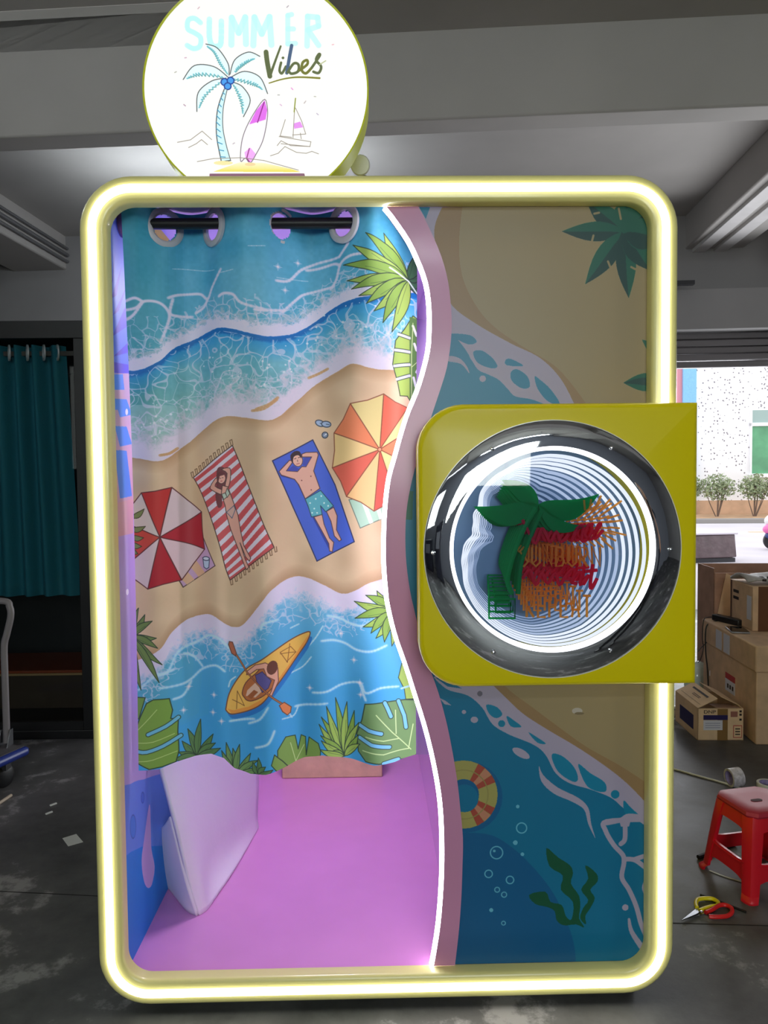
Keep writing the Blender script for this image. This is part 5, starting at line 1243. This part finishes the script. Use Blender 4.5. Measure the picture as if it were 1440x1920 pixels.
def tape_roll(name, c, ax, R_, wd_, label, m_out, mc_, kind=0):
    t_ = thing(name, c, label, 'tape', 'tape rolls on the floor')
    a = Vector(ax).normalized(); st = Vector(c) - a * wd_ / 2 + Vector((0, 0, R_ if abs(a.z) < .7 else wd_ / 2))
    MB().lathe([(R_ * .78, 0), (R_ * .99, 0), (R_, .002), (R_, wd_ - .002), (R_ * .99, wd_), (R_ * .78, wd_)], st, a, 32).build('tape', m_out, t_)
    MB().lathe([(R_ * .70, .001), (R_ * .78, .001), (R_ * .78, wd_ - .001), (R_ * .70, wd_ - .001), (R_ * .70, .001)], st, a, 32).build('core', mc_, t_)
    return t_
M_tape = mat('printed_white_tape', (208, 204, 216), .3, noise=.3, nscale=70); M_core = mat('printed_core_paper', (158, 146, 196), .7, noise=.25, nscale=60)
t1 = at(1377, 1474, Z=0)
tape_roll('tape_roll', t1, (1, .12, .06), .042, .055, 'upright white tape roll with violet printed core behind the red stool', M_tape, M_core)
t2 = at(1440, 1478, Z=0)
tape_roll('tape_roll', t2, (0, 0, 1), .048, .026, 'white tape roll lying flat at the right edge behind the red stool', M_white, M_core)
t3 = at(1268, 1348, Z=0)
tape_roll('tape_roll', t3, (1, .25, 0), .04, .045, 'silvery white tape roll between the booth and the small open carton', M_white, mat('silver_foil', (200, 202, 206), .2, .8))
# cables and rods on the floor
def floor_line(name, px, rad, m, label, cat):
    q = sm(np.array([at(x, y, Z=rad) for x, y in px]), 5)
    return tag(MB().tube(q, rad, 7).build(name, m), label, cat)
floor_line('white_cable', [(1240, 1436), (1268, 1443), (1310, 1455), (1350, 1466), (1385, 1477), (1400, 1484)], .0045, M_white, 'white cable running over the dark floor from the booth to the red stool', 'cable')
floor_line('black_rod', [(1309, 1607), (1345, 1594), (1378, 1582)], .008, M_black, 'short black rod on the floor under the red stool', 'rod')
floor_line('thin_wire', [(1330, 1632), (1350, 1640), (1370, 1647), (1400, 1656)], .002, M_white, 'thin white wire on the floor under the red stool', 'wire')
floor_line('black_stick', [(1313, 1678), (1350, 1691), (1399, 1710)], .004, M_black, 'thin black stick on the floor behind the scissors', 'stick')
# red plastic stool
SA = math.radians(11); sx, sy2 = 1.316, .622
def SL(x, y, z): return (sx + x * math.cos(SA) - y * math.sin(SA), sy2 + x * math.sin(SA) + y * math.cos(SA), z)
st = thing('plastic_stool', (sx, sy2, 0), 'low red plastic stool with splayed legs at the right edge of the frame', 'stool')
SH = .288
def hf(z): return .132 - .034 * (z / SH)
for qx, qy in ((-1, -1), (1, -1), (1, 1), (-1, 1)):
    G = []
    for z, ex in ((0, .009), (.006, .010), (.014, .006), (.02, 0), (.1, 0), (.2, 0), (.262, -.001), (.284, -.008)):
        h = hf(z) + ex; a = .050 - .012 * (1 - z / SH) ; t_ = .011; c_ = .022
        loc = [(h - a, h), (h - c_, h), (h - c_ * .35, h - c_ * .35 + .003), (h, h - c_), (h, h - a), (h - t_, h - a), (h - t_, h - c_), (h - c_, h - t_), (h - a, h - t_)]
        G.append([SL(qx * x, qy * y, z) for x, y in loc] + [SL(qx * loc[0][0], qy * loc[0][1], z)])
    MB().grid(G).build('leg', M_red, st, ang=40)
for k in range(4):
    c_, s_ = [(1, 0), (0, 1), (-1, 0), (0, -1)][k]
    def RQ(x, y, z): return SL(x * c_ - y * s_, x * s_ + y * c_, z)
    m = MB(); P = []
    for x in np.linspace(-1, 1, 9):
        e = abs(x) ** 4; z0 = .226 - .02 * e; P.append((x, z0))
    G = [[RQ(x * (hf(z) - .02), -(hf(z) - d), z) for z, d in ((z0, .002), (.284, .006), (.284, .014), (z0, .011), (z0, .002))] for x, z0 in P]
    m.grid(G).build('apron', M_red, st, ang=40)
    G = [[RQ(x * (hf(z) - .025), -(hf(z) - d), z) for z, d in ((.066 - .02 * abs(x) ** 4, .003), (.118 + .012 * abs(x) ** 6, .003), (.118 + .012 * abs(x) ** 6, .012), (.066 - .02 * abs(x) ** 4, .012), (.066 - .02 * abs(x) ** 4, .003))] for x in np.linspace(-1, 1, 11)]
    MB().grid(G).build('stretcher', M_red, st, ang=40)
    G = [[RQ(x * (hf(.122) - .03), -(hf(.122) + .0015 - d), z + .010 * abs(x) ** 6) for z, d in ((.106, 0), (.112, 0), (.112, .004), (.106, .004), (.106, 0))] for x in np.linspace(-1, 1, 9)]
    MB().grid(G).build('rib', M_red, st)
def oct_(h, c): return [(h - c, -h), (h, -h + c), (h, h - c), (h - c, h), (-h + c, h), (-h, h - c), (-h, -h + c), (-h + c, -h)]
G = []
for h, c, z in ((.1, .024, .27), (.104, .026, .277), (.101, .028, .287), (.094, .028, .2915), (.05, .012, .2915), (.0, .0, .2905)): G.append([SL(x, y, z) for x, y in oct_(h, c)] + [SL(*oct_(h, c)[0], z)])
MB().grid(G).build('seat', mat('dusty_red_plastic', (176, 40, 60), .5), st, ang=25)
MB().prism([SL(-.02 + .012 * math.cos(a) + (.02 if math.cos(a) > 0 else -.0) , -.01 + .010 * math.sin(a), .2916) for a in np.linspace(0, 2 * math.pi, 16, endpoint=False)], (0, 0, .0006)).build('grip_slot', mat('slot_dark', (70, 10, 20), .8), st, smooth=False)
# scissors
sc_t = thing('scissors', at(1318, 1712, Z=0), 'steel scissors with one yellow and one red loop handle on the floor', 'scissors')
def fpath(px, z): return [at(x, y, Z=z) for x, y in px]
zs = K(1290, 1440, 6.4)
MB().tube(sm(np.array(fpath(zs((110, 1680), (95, 1630), (115, 1580), (190, 1565), (290, 1570), (360, 1610), (350, 1650), (270, 1665), (190, 1690), (140, 1710)), .009)), 5), .0068, 10).build('handle', mat('yellow_vinyl', (232, 214, 20), .35), sc_t)
MB().tube(sm(np.array(fpath(zs((215, 1735), (290, 1700), (370, 1650), (450, 1645), (520, 1680), (525, 1735), (470, 1775), (380, 1785), (300, 1785), (250, 1780)), .009)), 5), .0068, 10).build('handle', mat('red_vinyl', (224, 34, 34), .35), sc_t)
for pts, z in (((( 100, 1690), (165, 1700), (120, 1750), (-80, 1835)), .007), (((150, 1720), (235, 1745), (150, 1775), (-75, 1832)), .003)):
    MB().prism(fpath(zs(*pts), z), (0, 0, .0025)).build('blade', M_steel, sc_t, smooth=False)
MB().lathe([(0, .003), (.005, .0025), (.0055, 0)], at(*zs((160, 1725))[0], Z=.0105), (0, 0, 1), 12).build('rivet', M_steel, sc_t)
# crate and scooter out on the street
k0, k1 = at(1308, 1056, Z=0), at(1380, 1054, Z=0)
r2, b2 = frame2(k0, k1); wk = math.dist(k0, k1); hk = at(1340, 1003, Y=k0[1])[2]
cr = thing('wrapped_crate', tuple(np.array(k0) + r2 * .3 + b2 * .4), 'crate wrapped in dark plastic standing outside the roller door', 'crate')
k0 = np.array(k0) - r2 * .25
m = pbox(k0, r2, b2, wk + .25, .9, .07, hk)
m.v = [(x + .02 * math.sin(i * 2.1), y, z + .012 * math.sin(i * 1.3)) for i, (x, y, z) in enumerate(m.v)]
m.build('wrapped_body', mat('dark_film', (104, 88, 90), .18, noise=.2, nscale=7, bump=.8, bscale=7), cr, bevel=.02)
pbox(k0 - b2 * .02, r2, b2, wk + .27, .94, hk, hk + .03).build('top_sheet', mat('pale_sheet', (214, 206, 214), .5), cr, bevel=.008)
for d in (.02, .4, .8): pbox(k0 + b2 * d, r2, b2, wk + .25, .1, 0, .07).build('skid', M_dark, cr)
sq = np.array(at(1438, 1031, Z=0))
so = thing('motor_scooter', tuple(sq), 'pink and white motor scooter front at the right edge of the street', 'scooter')
MB().lathe([(0, -.05), (.1, -.05), (.16, -.045), (.18, -.02), (.18, .02), (.16, .045), (.1, .05), (0, .05)], (sq[0] + .12, sq[1], .18), (.3, 1, 0), 28).build('wheel', M_black, so)
def ell(c, rad, m_, nm, par):
    mb = MB().lathe([(math.sin(a), -math.cos(a)) for a in np.linspace(0, math.pi, 14)], (0, 0, 0), (0, 0, 1), 24); mb.v = [tuple(np.array(v) * rad + c) for v in mb.v]; return mb.build(nm, m_, par, ang=60)
ell((sq[0] + .22, sq[1], .40), (.30, .18, .14), mat('pink_enamel', (226, 110, 170), .3), 'mudguard', so); ell((sq[0] + .30, sq[1] + .05, .56), (.32, .2, .17), M_white, 'fairing', so); ell((sq[0] + .20, sq[1] - .02, .28), (.25, .16, .10), mat('navy_enamel', (30, 50, 110), .3), 'underside', so)
MB().tube([(sq[0] + .45, sq[1], .6), (sq[0] + .6, sq[1], .95)], .03, 8).tube([(sq[0] + .6, sq[1] - .3, .98), (sq[0] + .6, sq[1] + .3, .98)], .018, 8).build('handlebar', M_black, so)

# ================================================================== LEFT SIDE
db = thing('dark_booth', (-2.3, 2.9, 0), 'black framed photo booth with a teal curtain and an orange bench, in shadow at left', 'photo booth')
FY = 2.2
B('header', (-3.0, FY, 2.215), (-1.57, 3.6, 2.31), M_black, db, bevel=.004); B('header_lip', (-3.0, FY - .006, 2.215), (-1.57, FY - .0005, 2.245), M_black, db)
B('post', (-1.645, FY, .05), (-1.57, FY + .08, 2.215), M_black, db, bevel=.003); B('post', (-3.0, FY, .05), (-2.92, FY + .08, 2.215), M_black, db, bevel=.003)
B('base', (-3.0, FY, 0), (-1.57, 3.6, .05), M_black, db, bevel=.004); B('sill', (-2.92, FY, .05), (-1.645, FY + .08, .1), M_black, db)
B('side_wall', (-1.60, FY + .081, .05), (-1.57, 3.6, 2.215), mat('charcoal_panel', (34, 34, 38), .5), db); B('side_wall', (-3.0, FY + .081, .05), (-2.97, 3.6, 2.215), mat('charcoal_panel', (34, 34, 38), .5), db); B('back_wall', (-2.97, 3.56, .05), (-1.6, 3.6, 2.215), mat('charcoal_panel', (34, 34, 38), .5), db)
bn = B('bench', (-2.965, 2.62, .0505), (-1.605, 3.1, .255), mat('dark_brown_board', (62, 46, 34), .5, noise=.2, nscale=5), db)
B('seat', (-2.965, 2.61, .268), (-1.605, 3.1, .285), mat('orange_vinyl', (150, 66, 34), .4), bn, bevel=.004); B('edge_strip', (-2.965, 2.605, .2555), (-1.605, 2.63, .268), mat('light_wood_edge', (178, 140, 96), .5), bn)
B('curtain_rail', (-2.969, 2.29, 2.135), (-1.601, 2.315, 2.16), mat('dull_rail', (80, 70, 66), .5), db)
B('front_glass', (-2.92, FY + .02, .1), (-1.645, FY + .025, 2.214), clear('booth_glass', (236, 240, 240), .012), db, smooth=False)
tc_ = thing('teal_curtain', (-2.2, 2.3, .8), 'plain teal pleated curtain on white rings inside the black booth at left', 'curtain')
xsb = np.linspace(-2.75, -1.675, 170); G = []
for x in xsb:
    col = []
    for t_ in np.linspace(0, 1, 24):
        xx = x - (.055 * (1 - t_)) * np.clip((x + 2.2) / .5, 0, 1); col.append((xx, 2.30 + (.034 + .012 * math.sin(x * 9)) * math.sin(x * 52 + .5 * math.sin(x * 13)) * (1 - .25 * t_), 2.19 + (.79 - 2.19) * t_))
    G.append(col)
MB().grid(G).build('fabric', mat('teal_cloth', (26, 112, 130), .8, bump=.2, bscale=50), tc_, ang=180)
for x in (-2.02, -1.92, -1.83, -1.755, -2.14, -2.26): 
    MB().lathe([(.030, -.004), (.045, -.004), (.045, .004), (.030, .004), (.030, -.004)], (x, 2.262, 2.147), (.85, .5, 0), 24).build('ring', mat('pale_ring_plastic', (196, 196, 202), .35), tc_)
# platform trolley
tr = thing('platform_trolley', (-1.95, 1.3, 0), 'blue platform trolley with a grey tube handle at the left edge', 'trolley')
e0, e1 = np.array(at(58, 1398, Z=.17)), np.array(at(0, 1424, Z=.17)); dv = (e0 - e1); dv /= np.linalg.norm(dv); rv = np.array([dv[1], -dv[0], 0])
d0 = e0 - rv * .46 - dv * .72
m = pbox(d0, rv, dv, .46, .72, .125, .17); dk = m.build('deck', mat('blue_plastic', (30, 52, 140), .4), tr, bevel=.02, seg=3)
pbox(d0 + rv * .02 + dv * .02, rv, dv, .42, .68, .1702, .1735).build('mat', mat('grey_rubber', (88, 84, 90), .8), tr, bevel=.002)
for a_, c_ in ((.06, .08), (.06, .62), (.39, .08), (.39, .62)):
    p = d0 + rv * a_ + dv * c_; wh = MB().lathe([(.0, -.018), (.04, -.018), (.052, -.012), (.052, .012), (.04, .018), (0, .018)], (p[0], p[1], .0525), rv, 24).build('wheel', M_black, tr)
    MB().box((p[0] - .025, p[1] - .025, .085), (p[0] + .025, p[1] + .025, .125)).build('caster_fork', M_dark, tr)
hy = e0[1] + .01
hp = [at(x, y, Y=hy) for x, y in ((13, 1392), (12, 1357), (9, 1260), (8, 1211), (13, 1188), (20, 1156), (18, 1138), (6, 1127))]
mx = hp[-1][0] - .10
hp2 = [(2 * mx - p[0], p[1], p[2]) for p in hp[::-1]]
MB().tube(sm(np.array(hp + hp2), 6), .0155, 12).build('handle', M_grey, tr)
for q in (hp[0], hp2[-1]):
    for o_2 in (-.022, .022): MB().prism([(q[0] + o_2, q[1] - .05, .1735), (q[0] + o_2, q[1] + .012, .1735), (q[0] + o_2, q[1] + .012, .25), (q[0] + o_2, q[1] - .012, .25)], (.003, 0, 0)).build('hinge_plate', M_steel, tr, smooth=False)
# litter on the floor at left
pn = MB().prism([at(117, 1572, Z=.0012), at(143, 1564, Z=.0012), at(156, 1579, Z=.0012), at(128, 1587, Z=.0012)], (0, 0, .001)).build('paper_note', mat('white_paper', (226, 226, 224), .7), smooth=False)
tag(pn, 'small square white paper note lying on the dark floor left of the booth', 'paper')
floor_line('white_stick', [(-14, 1513), (0, 1505), (21, 1491)], .007, mat('raw_wood', (196, 178, 160), .7), 'pale wooden stick on the floor below the blue trolley', 'stick')
for x, y, lab in ((92, 1524, 'tiny white scrap on the dark floor above the paper note'), (100, 1508, 'tiny grey scrap on the floor near the trolley wheel')):
    p = at(x, y, Z=.003); tag(MB().obox(p, (.03, .008, .005), .9).build('scrap', M_white), lab, 'scrap', 'scraps on the floor')
j0, j1 = at(-30, 1670, Z=0), at(200, 1681, Z=0); j2, j3 = at(1262, 1731, Z=0), at(1480, 1737, Z=0)
for a_, b_ in ((j0, j1), (j2, j3)):
    a_, b_ = np.array(a_), np.array(b_); struct(MB().prism([a_ + [0, .0022, .0002], a_ - [0, .0022, -.0002], b_ - [0, .0022, -.0002], b_ + [0, .0022, .0002]], (0, 0, .0004)).build('floor_joint', mat('joint_dirt', (26, 24, 24), .9), smooth=False))

# ================================================================== BEHIND THE PHOTOGRAPHER (seen in the mirror ring)
for k, (u, w_, h_, lab) in enumerate(((-2.6, 1.3, 1.15, 'low machine under dark plastic film behind the camera at left'), (-.9, .9, 1.5, 'tall machine under dark plastic film in the middle behind the camera'), (3.3, 1.2, 1.3, 'machine under dark plastic film behind the camera at right'))):
    p = rm(u, -3.6, 0); t_ = thing('wrapped_machine', p, lab, 'machine', 'wrapped machines along the rear wall')
    MB().rbox((u - w_ / 2, -3.9, 0), (u + w_ / 2, -3.2, h_)).build('body', mat('dark_wrap', (58, 60, 72), .15, noise=.3, nscale=6, bump=.7, bscale=6), t_, bevel=.04)
    MB().rbox((u - w_ * .3, -3.19, h_ * .55), (u + w_ * .3, -3.17, h_ * .85)).build('panel', mat('light_grey_panel', (150, 154, 162), .4), t_)
# the photographer
def person(base, face):
    px, py = base
    t_ = thing('person', (px, py, 0), 'person in grey shirt and black trousers holding up a phone in the mirror ring', 'person')
    J = {'pel': (0, 0, .84), 'chest': (0, .02, 1.12), 'neck': (0, .03, 1.30), 'head': (0, .06, 1.42), 'top': (0, .05, 1.50),
         'ls': (-.17, .02, 1.24), 'le': (-.24, .12, 1.03), 'lw': (-.08, .30, 1.26), 'rs': (.17, .02, 1.24), 're': (.24, .12, 1.03), 'rw': (.08, .30, 1.26)}
    fx, fy = face; L_ = math.hypot(fx, fy); fx, fy = fx / L_, fy / L_
    def W(p): return (px + p[0] * fy + p[1] * fx, py - p[0] * fx + p[1] * fy, p[2])
    def skin(name, pts, edges, rad, m_, root=0, sub=2):
        me = bpy.data.meshes.new(name); me.from_pydata([tuple(np.array(W(p)) - np.array((px, py, 0))) for p in pts], edges, [])
        o = bpy.data.objects.new(name, me); COL.objects.link(o); o.parent = t_; ORG[o.name] = np.array((px, py, 0.))
        md = o.modifiers.new('skin', 'SKIN'); md.use_smooth_shade = True
        for i, rr in enumerate(rad): me.skin_vertices[0].data[i].radius = rr if hasattr(rr, '__len__') else (rr, rr); me.skin_vertices[0].data[i].use_root = (i == root)
        o.modifiers.new('sub', 'SUBSURF').levels = sub; o.modifiers['sub'].render_levels = sub
        me.materials.append(m_); return o
    SKM, SHIRT, TR, HAIR = mat('skin', (206, 160, 132), .5), mat('grey_shirt', (120, 122, 128), .85), mat('black_trousers', (26, 26, 30), .85), mat('dark_hair', (24, 20, 20), .5)
    skin('body', [J['neck'], (0, .03, 1.24), J['head'], J['top'], J['le'], J['lw'], J['re'], J['rw'], (-.19, .05, 1.17), (.19, .05, 1.17), (-.05, .33, 1.29), (.05, .33, 1.29)],
         [(1, 0), (0, 2), (2, 3), (1, 8), (8, 4), (4, 5), (5, 10), (1, 9), (9, 6), (6, 7), (7, 11)], [.05, .07, (.075, .095), (.05, .06), .038, .026, .038, .026, .045, .045, .03, .03], SKM, 1)
    skin('shirt', [J['pel'], (0, .02, 1.0), J['chest'], (0, .025, 1.23), J['ls'], J['rs'], (-.21, .07, 1.10), (.21, .07, 1.10)], [(0, 1), (1, 2), (2, 3), (3, 4), (3, 5), (4, 6), (5, 7)], [(.15, .11), (.14, .10), (.16, .11), (.11, .08), .07, .07, .062, .062], SHIRT)
    skin('trousers', [(0, 0, .86), (-.09, 0, .78), (-.1, .02, .45), (-.1, 0, .07), (.09, 0, .78), (.1, .02, .45), (.1, 0, .07)], [(0, 1), (1, 2), (2, 3), (0, 4), (4, 5), (5, 6)], [(.15, .11), .095, .07, .05, .095, .07, .05], TR)
    skin('hair', [(0, .0, 1.49), (0, -.02, 1.40), (0, -.03, 1.26)], [(0, 1), (1, 2)], [(.09, .08), (.095, .075), (.07, .05)], HAIR)
    for sx_ in (-1, 1): skin('shoe', [(sx_ * .1, -.04, .04), (sx_ * .1, .08, .04), (sx_ * .1, .17, .03)], [(0, 1), (1, 2)], [(.04, .038), (.045, .038), (.036, .028)], mat('dark_shoe', (30, 28, 28), .5))
    for sx_ in (-1, 1):
        for k in range(4): skin('finger', [(sx_ * .05, .33, 1.275 + k * .02), (sx_ * .06, .365, 1.278 + k * .02), (sx_ * .035, .375, 1.28 + k * .02)], [(0, 1), (1, 2)], [.009, .0085, .007], SKM, 0, 1)
        skin('thumb', [(sx_ * .05, .31, 1.30), (sx_ * .03, .325, 1.335), (sx_ * .01, .335, 1.34)], [(0, 1), (1, 2)], [.010, .009, .0075], SKM, 0, 1)
        skin('eye', [(sx_ * .03, .135, 1.43), (sx_ * .03, .142, 1.43)], [(0, 1)], [.010, .008], mat('eye_white', (230, 230, 226), .3), 0, 1)
    skin('nose', [(0, .145, 1.425), (0, .165, 1.395)], [(0, 1)], [.009, .013], SKM, 0, 1)
    skin('mouth', [(-.022, .142, 1.365), (0, .15, 1.365), (.022, .142, 1.365)], [(0, 1), (1, 2)], [.006, .008, .006], mat('lips', (176, 96, 92), .5), 1, 1)
    ph = thing('phone', W((0, .36, 1.27)), 'black phone held up by the person in the grey shirt', 'phone')
    c_ = W((0, .352, 1.31)); MB().obox(c_, (.075, .009, .15), math.atan2(-fx, fy)).build('body', M_black, ph, bevel=.004)
    c_ = W((.018, .359, 1.36)); MB().obox(c_, (.02, .004, .03), math.atan2(-fx, fy)).build('lens', mat('black_glass', (12, 13, 16), .06), ph)
person((1.52, -2.15), (-.35, 1))

tl_ = thing('fill_tube_lamp', rm(.9, -2.7, 3.42), 'added fill light, a long tube lamp hung from the ceiling behind the camera', 'lamp')  # added lamp, fills the rear wall and the booth front with light
MB().rbox((-.1, -2.75, 3.46), (1.9, -2.65, 3.52)).build('housing', M_white, tl_)
MB().tube([rm(-.05, -2.7, 3.44), rm(1.85, -2.7, 3.44)], .018, 10).build('tube', glow('fill_tube_rear', (236, 246, 255), 85.0), tl_)
for u in (.1, 1.7): MB().tube([rm(u, -2.7, 3.52), rm(u, -2.7, 4.11)], .006, 6).build('hanger', M_dark, tl_)

tl2 = thing('fill_tube_lamp', rm(-3.2, 2.0, 3.5), 'added unseen fill light, a long tube lamp hung from the ceiling beside the left beam', 'lamp')  # added lamp outside the view, brightens the left ceiling
MB().rbox((-3.25, 1.2, 3.42), (-3.15, 3.0, 3.48)).build('housing', M_white, tl2)
MB().tube([rm(-3.2, 1.25, 3.52), rm(-3.2, 2.95, 3.52)], .018, 10).build('tube', glow('fill_tube_left', (236, 246, 255), 80.0), tl2)
for v in (1.4, 2.8): MB().tube([rm(-3.23, v, 3.46), rm(-3.23, v, 4.36)], .006, 6).build('hanger', M_dark, tl2)

tl3 = thing('fill_tube_lamp', rm(-1.7, 6.2, 3.5), 'added unseen fill light, a long tube lamp hung from the ceiling behind the yellow booth', 'lamp')  # added lamp hidden by the booth, lifts the far ceiling
MB().rbox((-2.8, 6.15, 3.40), (-.6, 6.25, 3.46)).build('housing', M_white, tl3)
MB().tube([rm(-2.75, 6.2, 3.5), rm(-.65, 6.2, 3.5)], .018, 10).build('tube', glow('fill_tube_far', (236, 246, 255), 80.0), tl3)
for u in (-1.5, -.95): MB().tube([rm(u, 6.17, 3.44), rm(u, 6.17, 4.11)], .006, 6).build('hanger', M_dark, tl3)
